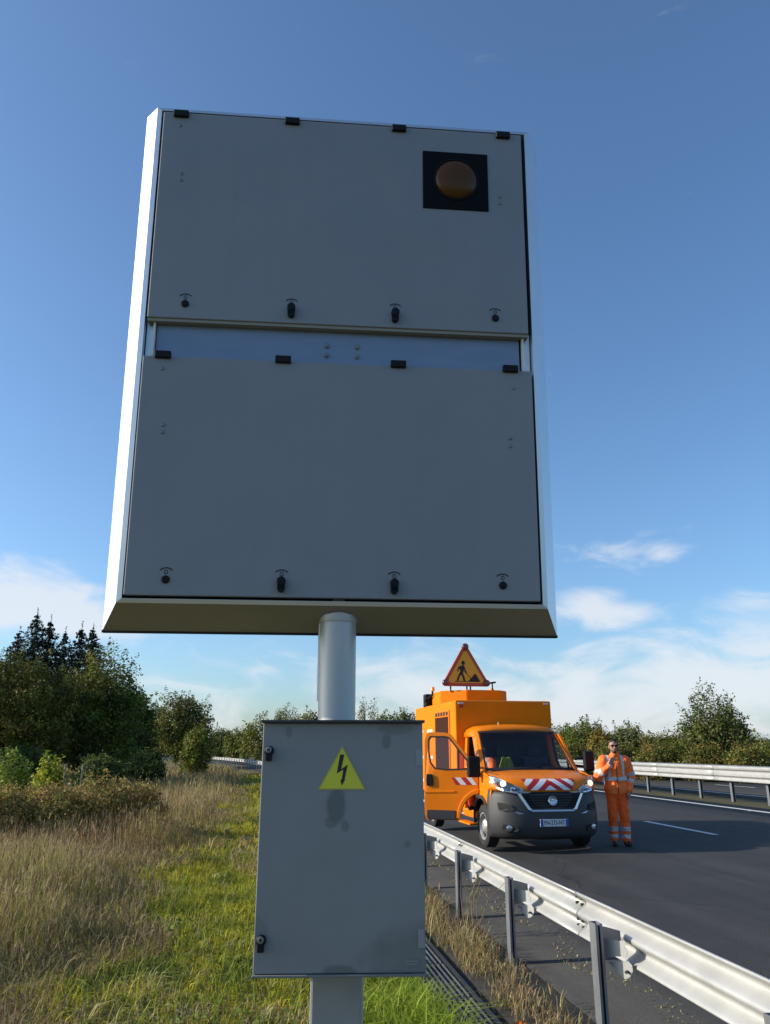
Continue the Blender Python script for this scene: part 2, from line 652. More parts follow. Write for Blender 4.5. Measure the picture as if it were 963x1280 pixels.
# far hills: an uneven wooded skyline
h = MB()
rows = []
N = 160
for j, (rad, zz) in enumerate(((1500, -1.0), (1560, .6), (1640, .95), (1900, .4))):
    row = []
    for i in range(N + 1):
        a = R(-75 + 150 * i / N)
        top = 15 + 6 * math.sin(i * .13 + 1) + 6 * math.sin(i * .41) + 3.2 * math.sin(i * 1.7) + random.uniform(-2, 2)
        row.append((rad * math.sin(a), rad * math.cos(a), max(-2, top * zz)))
    rows.append(row)
h.grid(rows)
tag(h.build('hills', M['hill']), kind='structure')

# ---------------------------------------------------------------- guardrails
W_PROF = [(.012, .158)] + [(.0415 * (1 - math.cos(2 * math.pi * z / .156)), z) for z in [.152 - .0095 * k for k in range(33)]] + [(.012, -.158)]
# a three-wave beam: crests repeated at even spacing
T_PROF = [(.0, .26), (.075, .245), (.095, .232), (.100, .20), (.095, .155), (.075, .132), (.0, .112), (.0, .104), (.075, .084), (.095, .070), (.100, .04), (.100, .0)]
T_PROF = T_PROF + [(d, -z) for d, z in reversed(T_PROF[:-1])]


def beam(parent, y0, y1, off, zc, prof, facing=1, m=None):
    n = max(2, int(abs(y1 - y0) / .5) + 1)
    b = MB()
    b.grid([[road(y0 + (y1 - y0) * i / (n - 1), off + facing * d, zc + z) for d, z in prof] for i in range(n)])
    return b.build('rail_beam', m or M['galv'], parent, solid=.005, smooth='all' if prof is W_PROF else True)


def c_post(name, parent, y, off, z0, z1, m, w=.10, d=.055, t=.006, flip=1):
    """folded C-section post, open side along the road"""
    a = road_ang(y)
    p = road(y, off)
    out = [(-w / 2, 0), (w / 2, 0), (w / 2, d), (w / 2 - .018, d), (w / 2 - .018, d - t), (w / 2 - t, d - t), (w / 2 - t, t), (-w / 2 + t, t), (-w / 2 + t, d - t), (-w / 2 + .018, d - t), (-w / 2 + .018, d), (-w / 2, d)]
    b = MB()

    def to3(u, v, ww):
        q = rot2((u, -v * flip), a)
        return (p.x + q[0], p.y + q[1], z0 + ww)
    b.plate(out, [], to3, z1 - z0)
    return b.build(name, m, parent)


near_rail = empty('guardrail', road(7.9, 0, -.15))
tag(near_rail, 'galvanised two-wave guardrail along the near edge of the motorway', 'guardrail')
inv = near_rail.location.copy()
POST_Y = [4.03 + 1.953 * k for k in range(-2, 60)]
made = []
for i, y in enumerate(POST_Y):
    made.append(c_post('post', None, y, 0, -.32, .565, M['galv_post'], w=.052, d=.105))
    a = road_ang(y)
    if y < 40:
        # spacer between post and beam: web plate with two folded flaps
        p = road(y, 0)

        def t3(u, v, ww, a=a, p=p):
            q = rot2((u, -.02 + ww), a)
            return (p.x + q[0], p.y + q[1], v)
        b = MB()
        b.plate([(.028, .535), (.08, .53), (.19, .50), (.19, .36), (.08, .33), (.028, .32)], [], t3, .006)
        sp = b.build('spacer', M['galv_post'], None)  # web takes the darkened steel, its shade set by colour

        def fl(u, v, ww, a=a, p=p):                 # folded flaps, turned half towards the verge
            q = rot2((.055 + .60 * u + ww * .8, -.025 - .80 * u + ww * .6), a)
            return (p.x + q[0], p.y + q[1], v)
        b = MB()
        b.plate([(0, .455), (.165, .465), (.178, .448), (.160, .432), (.182, .405), (.170, .372), (.09, .362), (.06, .350), (0, .352)], [], fl, .005)
        b.build('flap', M['galv'], sp)

        def f2(u, v, ww, a=a, p=p):
            q = rot2((.075 + .60 * u + ww * .8, -.04 - .80 * u + ww * .6), a)
            return (p.x + q[0], p.y + q[1], v)
        b = MB()
        b.plate([(0, .318), (.10, .338), (.155, .345), (.178, .325), (.182, .295), (.168, .262), (.14, .240), (.115, .232)], [], f2, .005)
        b.build('flap', M['galv'], sp)
        hb = MB()
        q = rot2((.158, -.155), a)
        hb.tube((p.x + q[0], p.y + q[1], .282), (p.x + q[0] - .015, p.y + q[1] - .02, .282), .010, n=8)
        hb.build('bolt_head', M['bolt'], sp)
        made.append(sp)
ends = [POST_Y[0] - 1.5 + i * 3.906 + .35 for i in range(0, 30)]
for i, (y0, y1) in enumerate(zip(ends[:-1], ends[1:])):
    made.append(beam(None, y0, y1 + .16, .205 + .007 * (i % 2), .455, W_PROF))
    if y1 < 32:
        for dz, dy in ((.06, .05), (.06, -.05), (.105, .05), (.105, -.05), (-.06, .05), (-.06, -.05), (-.105, .05), (-.105, -.05)):
            p = road(y1 + .07 + dy, .205 + .075, .455 + dz)
            n_ = road(y1 + .07 + dy, .205 + .05, .455 + dz)
            bm_ = MB()
            bm_.tube(p, n_, .012, n=6)
            made.append(bm_.build('bolt', M['bolt'], None))
for o in made:
    o.parent = near_rail
    o.matrix_parent_inverse = Matrix.Translation(-inv)

med = empty('median_barrier', road(29, 13.6, -.03))
tag(med, 'long pale three-wave median barrier between the two carriageways', 'guardrail')
inv = med.location.copy()
made = []
for k in range(0, 62):
    y = 12 + 2 * k
    made.append(c_post('post', None, y, 13.72, -.15, 1.0, M['galv_post'], w=.10, d=.12))
for k in range(0, 30):
    y0 = 10.6 + 4 * k
    made.append(beam(None, y0, y0 + 4.1, 13.58 + .008 * (k % 2), .89, T_PROF, -1))
    made.append(beam(None, y0, y0 + 4.1, 13.86 + .008 * (k % 2), .89, T_PROF, 1))
for o in made:
    o.parent = med
    o.matrix_parent_inverse = Matrix.Translation(-inv)

# drain grating beside the posts
gr = empty('drain_grating', road(8, -.85, -.17))
tag(gr, 'dark slotted steel drain grating sunk in the grass beside the guardrail', 'drain')
inv = gr.location.copy()
made = []
for k in range(0, 13):
    y0 = 3.0 + k * .99
    for j in range(9):
        o_ = -1.02 + j * .047
        b = MB()
        p0, p1 = road(y0 + .015, o_, -.152), road(y0 + .975, o_, -.152)
        c = (p0 + p1) / 2
        b.box(c, (.009, (p1 - p0).length, .032), rz=road_ang(y0))
        made.append(b.build('bar', M['bar'], None))
    for yy in (y0 + .01, y0 + .98):
        b = MB()
        c = road(yy, -.83, -.166)
        b.box(c, (.41, .014, .03), rz=road_ang(yy))
        made.append(b.build('cross_bar', M['dark_metal'], None))
b = MB()
b.grid([[road(y, o, z) for o, z in ((-1.08, -.13), (-1.05, -.13), (-1.05, -.188), (-.615, -.188), (-.615, -.13), (-.585, -.13))] for y in [2 + .5 * i for i in range(29)]])
made.append(b.build('channel', M['dark_metal'], None))
for o in made:
    o.parent = gr
    o.matrix_parent_inverse = Matrix.Translation(-inv)

# ---------------------------------------------------------------- message sign on its pole
SZ = .07
SIGN_YAW, SIGN_LEAN = .0863, .0719
sign = empty('message_sign', (-.190, 3.24, -.18))
tag(sign, 'huge grey sign box seen from behind, with two maintenance doors and amber lamp', 'sign')
so = Vector((-.196, 3.10, 2.226 + SZ)) - sign.location
head = Matrix.Translation(so) @ Matrix.Rotation(SIGN_YAW, 4, 'Z') @ Matrix.Rotation(SIGN_LEAN, 4, 'X')   # local x: along, y: away from us, z: up


def S(u, v, w=0.0):                        # w positive: towards the viewer
    return head @ Vector((u, -w, v))


def sbox(b, u0, u1, v0, v1, w0, w1):
    return b.hexa([S(u0, v0, w0), S(u1, v0, w0), S(u1, v0, w1), S(u0, v0, w1), S(u0, v1, w0), S(u1, v1, w0), S(u1, v1, w1), S(u0, v1, w1)])


FU, FV0, FV1 = .878, -.022, 2.278          # rear frame
OU, OV0, OV1, OD = .975, -.120, 2.385, -.20   # outer rim, further away
IU, IV0, IV1 = .856, -.004, 2.262          # opening

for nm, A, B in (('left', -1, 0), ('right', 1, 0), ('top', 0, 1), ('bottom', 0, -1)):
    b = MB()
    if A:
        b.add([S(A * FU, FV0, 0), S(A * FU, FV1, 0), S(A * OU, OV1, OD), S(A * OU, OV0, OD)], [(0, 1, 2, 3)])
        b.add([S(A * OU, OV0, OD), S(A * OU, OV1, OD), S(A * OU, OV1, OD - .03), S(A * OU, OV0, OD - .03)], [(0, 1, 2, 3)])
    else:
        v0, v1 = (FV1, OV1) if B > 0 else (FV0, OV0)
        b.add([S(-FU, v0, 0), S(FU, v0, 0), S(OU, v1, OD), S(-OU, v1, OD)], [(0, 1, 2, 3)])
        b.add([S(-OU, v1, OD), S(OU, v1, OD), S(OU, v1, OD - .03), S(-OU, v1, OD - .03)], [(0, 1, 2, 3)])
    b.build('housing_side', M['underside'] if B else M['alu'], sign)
# face frame: four mitred strips
fr = [(-FU, FV0), (FU, FV0), (FU, FV1), (-FU, FV1)]
fi = [(-IU, IV0), (IU, IV0), (IU, IV1), (-IU, IV1)]
for k in range(4):
    b = MB()
    p, q, r_, s_ = fr[k], fr[(k + 1) % 4], fi[(k + 1) % 4], fi[k]
    b.add([S(*p, 0), S(*q, 0), S(*r_, .004), S(*s_, .004), S(*p, -.02), S(*q, -.02), S(*r_, -.05), S(*s_, -.05)],
          [(0, 1, 2, 3), (2, 3, 7, 6), (4, 5, 6, 7), (1, 2, 6, 5), (3, 0, 4, 7)])
    b.build('frame_strip', M['alu'], sign, bevel=.001)
b = MB()
sbox(b, -OU + .01, OU - .01, OV0 + .01, OV1 - .01, OD - .05, OD - .026)
b.build('front_face', M['black_plastic'], sign)
b = MB()
sbox(b, -IU, IU, IV0, IV1, -.09, -.05)
b.build('backing', M['gap'], sign)

b = MB()
sbox(b, -OU - .002, OU + .002, OV0 - .007, OV0 + .004, OD - .034, OD + .003)
b.build('bottom_trim', M['gap'], sign)
# middle plate and side channels between the doors
b = MB()
sbox(b, -.808, .802, 1.02, 1.26, -.045, -.030)
plate = b.build('middle_plate', M['plate_alu'], sign)
for u in (-.067, .067):
    for v in (1.086, 1.131):
        b = MB()
        b.lathe(S(u, v, -.03), (S(0, 0, 1) - S(0, 0, 0)), [(0, .013), (.003, .013), (.004, .009), (.010, .008), (.011, .004)], 12)
        b.build('rivet', M['galv_post'], plate)
for sgn in (-1, 1):
    b = MB()
    sbox(b, min(sgn * .812, sgn * .852), max(sgn * .812, sgn * .852), 1.03, 1.23, -.048, -.034)
    b.build('side_channel', M['alu'], sign)
    b = MB()
    sbox(b, sgn * .816 - .004, sgn * .816 + .004, 1.03, 1.23, -.034, -.010)
    b.build('channel_rail', M['white'], sign)


def sign_door(v0, v1, u0, u1, w0, hinge_v, lock_v, screws, lockbig):
    b = MB()
    sbox(b, u0, u1, v0, v1, -.028, w0)
    d = b.build('maintenance_door', M['door_paint'], sign, bevel=.004)
    for u in (-.765, -.254, .248, .748):
        b = MB()
        sbox(b, u - .034, u + .034, hinge_v - .016, hinge_v + .016, w0 - .008, w0 + .016)
        h_ = b.build('hinge', M['black_plastic'], d, bevel=.004)
    nrm = S(0, 0, 1) - S(0, 0, 0)
    for i, u in enumerate((-.688, -.227, .233, .687)):
        big = lockbig[i]
        b = MB()
        b.lathe(S(u, lock_v, w0), nrm, [(0, .0165), (.006, .0165), (.009, .012)], 18)
        if big:
            b.hexa([S(u + dx, lock_v + dv, w0 + dw) for dw in (.002, .024) for dx, dv in ((-.015, -.032), (.015, -.032), (.015, .006), (-.015, .006))])
            b.lathe(S(u, lock_v, w0), nrm, [(0, .018), (.024, .018), (.026, .014)], 18)
            b.lathe(S(u, lock_v - .030, w0), nrm, [(0, .0155), (.024, .0155)], 18)
        lk = b.build('lock', M['black_plastic'], d)
        # printed open/close arc above the lock
        n = 10
        pts = [(u + .036 * math.sin(R(-48 + 96 * k / n)), lock_v + .016 + .034 * math.cos(R(-48 + 96 * k / n))) for k in range(n + 1)]
        inn = [(u + .031 * math.sin(R(-48 + 96 * k / n)), lock_v + .016 + .029 * math.cos(R(-48 + 96 * k / n))) for k in range(n + 1)]
        b = MB()
        b.grid([[S(p[0], p[1], w0 + .0012), S(q[0], q[1], w0 + .0012)] for p, q in zip(pts, inn)])
        ring_o = [(u + .008 * math.cos(k * R(30)), lock_v + .031 + .010 * math.sin(k * R(30))) for k in range(13)]
        ring_i = [(u + .005 * math.cos(k * R(30)), lock_v + .031 + .007 * math.sin(k * R(30))) for k in range(13)]
        b.grid([[S(p[0], p[1], w0 + .0012), S(q[0], q[1], w0 + .0012)] for p, q in zip(ring_o, ring_i)])
        b.build('lock_mark', M['print_black'], d, recalc=False)
    for (u, v) in screws:
        b = MB()
        b.lathe(S(u, v, w0), nrm, [(0, .0085), (.002, .0085), (.0045, .006), (.005, .003)], 12)
        b.build('screw', M['galv_post'], d)
    return d


up = sign_door(1.214, 2.250, -.846, .838, .012, 2.238, 1.282, [(-.768, 2.18), (-.745, 1.928), (-.745, 1.894), (.724, 1.906), (.724, 1.872)], [0, 1, 1, 0])
lo = sign_door(.008, 1.034, -.850, .846, .012, 1.038, .072, [(-.764, .976), (-.743, .724), (-.744, .692), (.737, .716), (.737, .680), (.76, .95)], [0, 1, 1, 0])
# warning lamp in the upper door
b = MB()
sbox(b, .361, .670, 1.823, 2.127, .010, .017)
lp = b.build('lamp_plate', M['lamp_plate'], up, bevel=.002)
nrm = (S(0, 0, 1) - S(0, 0, 0))
b = MB()
b.lathe(S(.518, 1.98, .017), nrm, [(0, .108), (.005, .108), (.006, .104), (.001, .102)], 40)
b.build('lamp_ring', M['black_plastic'], up, smooth=True)
b = MB()
b.lathe(S(.518, 1.98, .014), nrm, [(0, .1005), (.008, .098), (.018, .086), (.026, .062), (.031, .034), (.033, .005)], 40)
b.build('amber_lens', M['amber'], up, smooth='all')
# lip of the upper door
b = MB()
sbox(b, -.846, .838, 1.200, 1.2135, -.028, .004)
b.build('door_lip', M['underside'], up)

# pole: round above, square box below the cabinet
px, py = 0.0, 0.0
b = MB()
b.tube((px - .007, py, .9), (px - .007, py - .02, 2.62), .076, .076, 40, caps=True)
b.build('pole', M['pole'], sign, smooth=True)
b = MB()
b.lathe((px - .007, py - .02, 2.400), (0, 0, 1), [(0, .0775), (.006, .0795), (.03, .0795)], 40)
b.build('pole_collar', M['pole'], sign, smooth=True)
b = MB()
b.box((px + .014, py, .60), (.188, .188, 1.30))
b.build('square_post', M['post'], sign, bevel=.010)
b = MB()
b.tube((px - .079, py - .012, 2.085), (px - .079, py - .012, 2.42), .011, n=12)
b.build('conduit', M['pole'], sign)
b = MB()
b.box((px + .014, py, -.02), (.36, .36, .06))
b.build('base_plate', M['galv_post'], sign, bevel=.004)

# ---------------------------------------------------------------- electrical cabinet in front of the pole
CY = R(2.0)
cab = empty('electrical_cabinet', (-.155, 2.96, .917 + SZ), CY)
tag(cab, 'grey steel electrical cabinet with yellow hazard triangle fixed to the pole', 'cabinet')
CW, CH, CD = .590, .822, .185
b = MB()
b.box((0, CD / 2 + .022, CH / 2), (CW - .012, CD, CH - .010))
b.build('body', M['post'], cab, bevel=.006)


def cabinet_paint():
    """grey paint with damp stains below the sticker and in the lower right corner"""
    m = mat('cabinet_paint', (.215, .225, .23), .55, vary=.05, scale=4.0, bump=.03, bscale=50)
    nt = m.node_tree
    b_ = nt.nodes['Principled BSDF']
    base = b_.inputs['Base Color'].links[0].from_socket
    t = nt.nodes.new('ShaderNodeTexCoord')
    n = nt.nodes.new('ShaderNodeTexNoise')
    n.inputs['Scale'].default_value = 9
    n.inputs['Detail'].default_value = 5
    nt.links.new(t.outputs['Object'], n.inputs['Vector'])
    acc = None
    for (x, z, rx, rz, amt) in ((-.022, .535, .046, .075, .7), (.012, .468, .018, .024, .5), (-.035, .482, .030, .024, .5), (.16, .755, .02, .03, .5), (-.20, .79, .014, .025, .45), (.31, .03, .27, .13, .45), (.0, .0, .07, .03, .6), (.20, .80, .09, .02, .35), (.235, .405, .014, .014, .4), (-.29, .12, .05, .06, .3)):
        mp = nt.nodes.new('ShaderNodeMapping')
        mp.inputs['Location'].default_value = (-x / rx, 0, -z / rz)
        mp.inputs['Scale'].default_value = (1 / rx, 0, 1 / rz)
        nt.links.new(t.outputs['Object'], mp.inputs['Vector'])
        ln = nt.nodes.new('ShaderNodeVectorMath')
        ln.operation = 'LENGTH'
        nt.links.new(mp.outputs[0], ln.inputs[0])
        ad = nt.nodes.new('ShaderNodeMath')
        ad.operation = 'MULTIPLY_ADD'
        ad.inputs[1].default_value = 1.1
        nt.links.new(n.outputs['Fac'], ad.inputs[0])
        nt.links.new(ln.outputs['Value'], ad.inputs[2])
        r = nt.nodes.new('ShaderNodeMapRange')
        r.interpolation_type = 'SMOOTHSTEP'
        r.inputs['From Min'].default_value = 1.55
        r.inputs['From Max'].default_value = 1.15
        r.inputs['To Max'].default_value = amt
        nt.links.new(ad.outputs[0], r.inputs['Value'])
        if acc is None:
            acc = r.outputs[0]
        else:
            mm = nt.nodes.new('ShaderNodeMath')
            mm.operation = 'MAXIMUM'
            nt.links.new(acc, mm.inputs[0])
            nt.links.new(r.outputs[0], mm.inputs[1])
            acc = mm.outputs[0]
    mx = nt.nodes.new('ShaderNodeMix')
    mx.data_type = 'RGBA'
    nt.links.new(acc, mx.inputs['Factor'])
    nt.links.new(base, mx.inputs['A'])
    mx.inputs['B'].default_value = (.085, .095, .080, 1)
    nt.links.new(mx.outputs['Result'], b_.inputs['Base Color'])
    return m


b = MB()
b.box((0, .010, CH / 2), (CW, .020, CH))
door = b.build('door', cabinet_paint(), cab, bevel=.003)
b = MB()
b.box((0, CD / 2 + .0, CH + .006), (CW + .014, CD + .05, .010))
b.build('rain_cap', M['dark_metal'], cab, bevel=.002)
b = MB()
b.box((0, .004, -.006), (CW + .004, .028, .008))
b.build('door_lip', M['print_grey'], cab, bevel=.002)
for z in (.712, .092):
    b = MB()
    b.box((-.270, -.010, z), (.022, .022, .046), rz=0)
    b.lathe((-.270, 0, z + .012), (0, -1, 0), [(0, .018), (.016, .018), (.020, .012)], 20)
    lk = b.build('lock', M['black_plastic'], door, bevel=.002)
    b = MB()
    b.lathe((-.270, -.020, z + .016), (0, -1, 0), [(0, .011), (.003, .011), (.004, .006), (.001, .005)], 20)
    b.build('lock_barrel', M['galv_post'], lk)
for z in (.700, .105):
    b = MB()
    b.box((.281, -.0015, z), (.022, .006, .058))
    b.build('hinge', M['post'], door, bevel=.0012)
b = MB()
b.box((.247, -.0008, .031), (.046, .0022, .020))
mk = b.build('maker_plate', M['print_grey'], door)
b = MB()
for k, z in enumerate((.036, .027)):
    for j in range(5):
        b.box((.228 + j * .009 + .002 * k, -.0024, z), (.006, .0012, .004))
b.build('maker_lettering', M['post'], mk)
# hazard triangle with its lightning arrow
tri = [(-.088, .590), (.084, .590), (-.002, .742)]
b = MB()
b.plate(tri, [], lambda u, v, w: (u, -.0005 - w, v), .002)
st = b.build('hazard_triangle', M['yellow'], door)
s3 = [(-.0885, .5895), (.0845, .5895), (-.002, .7425)]
b = MB()
def shrink(t, k):
    cx_, cy_ = sum(p[0] for p in t) / 3, sum(p[1] for p in t) / 3
    return [(cx_ + (p[0] - cx_) * k, cy_ + (p[1] - cy_) * k) for p in t]
b.plate(shrink(tri, .965), [shrink(tri, .94)], lambda u, v, w: (u, -.0026 - w, v), .0004)
b.build('triangle_border', M['print_grey'], st)
bolt_ = [(-.010, .711), (.0055, .711), (-.0055, .660), (.0185, .676), (.0075, .624), (.0105, .625), (-.0025, .603), (-.0075, .625), (-.0025, .624), (.0025, .659), (-.021, .645)]
b = MB()
b.plate(bolt_, [], lambda u, v, w: (u, -.0026 - w, v), .0006)
b.build('lightning_arrow', M['print_black'], st)

# ---------------------------------------------------------------- works van
VAN_YAW = R(10.5)
van = empty('works_van', (2.94, 14.38, 0), VAN_YAW)
van.scale = (1.042, 1.042, 1.042)
tag(van, 'orange box-bodied works van with its passenger door open and warning triangle on roof', 'van')


def yf(x):                                  # plan curve of the nose
    t = min(1.0, abs(x) / .97)
    return .09 * t ** 2 + .33 * t ** 6


TS = [math.sin(R(-90 + 180 * i / 28)) for i in range(29)]
# bumper
rows = []
for z, dy, sx in ((.20, .13, .93), (.235, .05, .965), (.30, .015, .985), (.44, .0, 1.0), (.60, .008, 1.0), (.74, .025, .995), (.86, .045, .985), (.955, .075, .97)):
    r_ = [(-.975 * sx, .54, z)]
    for t in TS:
        x = .97 * sx * t
        zz = z + (.035 * abs(t) ** 2 if z > .9 else 0)
        r_.append((x, yf(x / sx) + dy, zz))
    r_.append((.975 * sx, .54, z))
    rows.append(r_)
b = MB()
b.grid(rows)
bum = b.build('bumper', M['bumper'], van, smooth='all', solid=.02)


def on_nose(lift=0.0, dys=.5):
    def f(u, v, w):
        return (u, yf(u) + max(0, (v - .86)) * dys + .035 * min(1, max(0, (v - .5) / .36)) - lift - w, v)
    return f


# intake slots and fog lamp bezels
for sx in (-1, 1):
    b = MB()
    b.plate([(sx * p, q) for p, q in ((.885, .775), (.70, .745), (.66, .66), (.80, .635), (.875, .66))], [], on_nose(.022), .010)
    b.build('intake_slot', M['gap'], bum)
    b = MB()
    b.plate([(sx * p, q) for p, q in ((.66, .64), (.60, .605), (.50, .60), (.60, .645))], [], on_nose(.026), .006)
    b.build('bumper_glint_trim', M['chrome'], bum)
    b = MB()
    b.plate([(sx * p, q) for p, q in ((.83, .435), (.64, .415), (.60, .36), (.64, .325), (.80, .325), (.85, .36))], [], on_nose(.024), .008)
    fb = b.build('fog_bezel', M['gap'], bum)
    b = MB()
    x = sx * .745
    b.lathe((x, yf(x) - .026, .378), (sx * -.0 + (.35 * sx), -1, 0), [(0, .048), (.012, .048), (.018, .036), (.02, .01)], 20)
    b.build('fog_lamp', M['chrome'], fb)
# grille with satin frame
b = MB()
go = [(-.56, .965), (-.60, .93), (-.43, .665), (-.36, .635), (.36, .635), (.43, .665), (.60, .93), (.56, .965)]
gi = [(-.52, .925), (-.53, .91), (-.395, .695), (-.355, .672), (.355, .672), (.395, .695), (.53, .91), (.52, .925)]
b.plate(go, [gi], on_nose(.022, .3), .014)
grf = b.build('grille_frame', M['chrome'], van, bevel=.003)
b = MB()
b.plate(gi, [], on_nose(.012, .3), .010)
gl = b.build('grille', M['gap'], van)
for k in range(5):
    z = .712 + k * .042
    hw = .40 + (z - .70) * .58
    b = MB()
    n = 10
    b.grid([[(-hw + 2 * hw * i / n, yf(-hw + 2 * hw * i / n) + .005, z + dz) for i in range(n + 1)] for dz in (-.008, .008)])
    b.build('grille_slat', M['black_plastic'], gl, solid=.012)
b = MB()
b.lathe((0, .0, .80), (0, -1, .12), [(0, .080), (.018, .080), (.026, .070), (.022, .064), (.024, .02)], 28)
bd = b.build('badge', M['chrome'], van, smooth=True)


def text_mesh(s, size, m, parent, loc, rx=R(90), extrude=.001, name='lettering', xs=1.0):
    c = bpy.data.curves.new(name, 'FONT')
    c.body = s
    c.size = size
    c.align_x = 'CENTER'
    c.align_y = 'CENTER'
    c.extrude = extrude
    t = bpy.data.objects.new(name, c)
    col.objects.link(t)
    bpy.context.view_layer.update()
    me = bpy.data.meshes.new_from_object(t.evaluated_get(bpy.context.evaluated_depsgraph_get()))
    bpy.data.objects.remove(t)
    o = bpy.data.objects.new(name, me)
    col.objects.link(o)
    me.materials.append(m)
    o.parent = parent
    o.location = loc
    o.rotation_euler = (rx, 0, 0)
    o.scale = (xs, 1, 1)
    return o


text_mesh('FIAT', .052, M['print_black'], bd, (0, -.026, .802), name='badge_lettering')
# number plate
b = MB()
b.box((0, -.030, .462), (.50, .012, .115))
npl = b.build('number_plate', M['plate_white'], van, bevel=.003)
for sx in (-1, 1):
    b = MB()
    b.box((sx * .2235, -.0375, .462), (.047, .004, .109))
    b.build('plate_band', M['plate_blue'], npl)
text_mesh('FN-273-NT', .098, M['print_black'], npl, (0, -.0385, .462), name='plate_number', xs=.78)

# bonnet, front panel
rows = []
for z, dy, k in ((.945, .055, 0), (1.0, .075, .08), (1.06, .105, .16), (1.12, .165, .30), (1.165, .26, .45), (1.20, .38, .60), (1.235, .56, .78), (1.262, .76, .92), (1.272, .93, 1.0)):
    r_ = []
    for t in TS:
        x = .955 * t
        yy = yf(x) * (1 - .85 * k) + dy
        zz = z - .055 * abs(t) ** 4 * k + .02 * (1 - k) * abs(t) ** 2
        r_.append((x, yy, zz))
    rows.append(r_)
b = MB()
b.grid(rows)
bon = b.build('bonnet', M['orange'], van, smooth='all', solid=.02)


for sx in (-1, 1):                              # shut lines
    b = MB()
    b.path([(sx * .60, .115, 1.03), (sx * .70, .27, 1.14), (sx * .80, .50, 1.215), (sx * .845, .74, 1.242), (sx * .86, .92, 1.25)], .0055, 6)
    b.build('shut_line', M['gap'], bon)


def on_bonnet(lift):
    zs, ds = (.945, 1.0, 1.06, 1.12, 1.165, 1.20), (.055, .075, .105, .165, .26, .38)
    ks = (0, .08, .16, .30, .45, .60)

    def f(u, v, w):
        v2 = v - .02 * min(1, abs(u) / .955) ** 2 * .8
        d = float(np.interp(v2, zs, ds))
        k = float(np.interp(v2, zs, ks))
        return (u, yf(u) * (1 - .85 * k) + d - lift - w, v)
    return f


def clip_strip(a, bb, lim):
    return a


# red and white chevrons: slanted bars cut to the band, each half leaning to the middle
zb, zt = .972, 1.148


def half_w(z):
    return .40 + (z - zb) * .42


for sx in (-1, 1):
    k = 0
    x0 = -.30
    while x0 < .62:
        # bar edges slant towards the centre going up
        quad = []
        steps = 5
        left, right = [], []
        for i in range(steps + 1):
            z = zb + (zt - zb) * i / steps
            sh = -(z - zb) * 1.35
            l_, r2 = max(0.0, x0 + .16 + sh), min(half_w(z), x0 + .16 + .125 + sh)
            if r2 > l_:
                left.append((sx * l_, z))
                right.append((sx * r2, z))
        if len(left) > 1:
            b = MB()
            f = on_bonnet(.030)
            b.grid([[f(l[0], l[1], 0), f((l[0] + r2[0]) / 2, l[1], 0), f(r2[0], r2[1], 0)] for l, r2 in zip(left, right)])
            b.build('chevron_stripe', M['red'] if k % 2 == 0 else M['refl_white'], bon, solid=.004)
        x0 += .125
        k += 1

# headlamps
hl = [(.50, .985), (.505, .955), (.63, .948), (.80, .985), (.925, 1.075), (.948, 1.185), (.90, 1.20), (.78, 1.135), (.62, 1.05)]


def on_lamp(lift):
    def f(u, v, w):
        t = abs(u)
        return (u, yf(u) * (.96 - max(0, v - 1) * .3) + .05 + max(0, v - .95) * .62 - lift - w, v)
    return f


for sx in (-1, 1):
    o2 = [(sx * p, q) for p, q in hl]
    b = MB()
    b.plate(o2, [], on_lamp(.040), .030)
    hd = b.build('headlamp', M['chrome'], van)
    cxm, cym = sx * .74, 1.055
    inner = [((p - cxm) * .80 + cxm, (q - cym) * .74 + cym) for p, q in o2]
    b = MB()
    b.plate(inner, [], on_lamp(.071), .004)
    b.build('reflector', M['dark_metal'], hd)
    for x, z, r_ in ((.79, 1.075, .052), (.665, 1.005, .036)):
        p = on_lamp(.076)(sx * x, z, 0)
        b = MB()
        b.lathe(p, (sx * .25, -1, .1), [(0, r_), (.012, r_ * .95), (.006, r_ * .8), (.012, r_ * .45), (.014, .004)], 20)
        b.build('bulb', (M['lamp_glint'] if sx < 0 else M['lamp_warm']) if r_ > .05 else M['chrome'], hd, smooth=True)
    b = MB()
    rim = [((p - cxm) * 1.0 + cxm, (q - cym) * 1.0 + cym) for p, q in o2]
    b.plate(rim, [], on_lamp(.094), .003)
    b.build('lens', M['lens'], hd)
    # satin moulding that runs from the lamp to the grille
    b = MB()
    b.plate([(sx * p, q) for p, q in ((.95, 1.06), (.93, 1.03), (.80, .955), (.63, .915), (.58, .93), (.55, .975), (.60, .955), (.80, .985))], [], on_nose(.050, .40), .016)
    b.build('front_moulding', M['chrome'], van)

# windscreen and its dark border
def ws(t, v, lift=0.0):
    hw = .865 + (.765 - .865) * v
    return (hw * t, .945 + .70 * v - .10 * (1 - t * t) * (1 - .3 * v) - lift, 1.275 + .70 * v - .015 * t * t)


b = MB()
b.grid([[ws(-1 + 2 * i / 14, j / 8) for i in range(15)] for j in range(9)])
wsg = b.build('windscreen', M['wind'], van, smooth='all', solid=.006)
b = MB()
for (t0, t1, v0, v1) in ((-1, 1, 0, .07), (-1, 1, .95, 1), (-1, -.955, .07, .95), (.955, 1, .07, .95)):
    n = 12
    b.grid([[ws(t0 + (t1 - t0) * i / n, v0 + (v1 - v0) * j / 4, .008) for i in range(n + 1)] for j in range(5)])
b.build('windscreen_seal', M['gap'], wsg, solid=.004)
for x0, ang in ((-.35, 20), (.28, 12)):
    b = MB()
    p0 = Vector(ws(x0 / .86, .02, .02))
    p1 = Vector(ws(x0 / .86 + .62, .07, .02))
    b.tube(p0, p1, .008, n=6)
    b.build('wiper', M['black_plastic'], wsg)

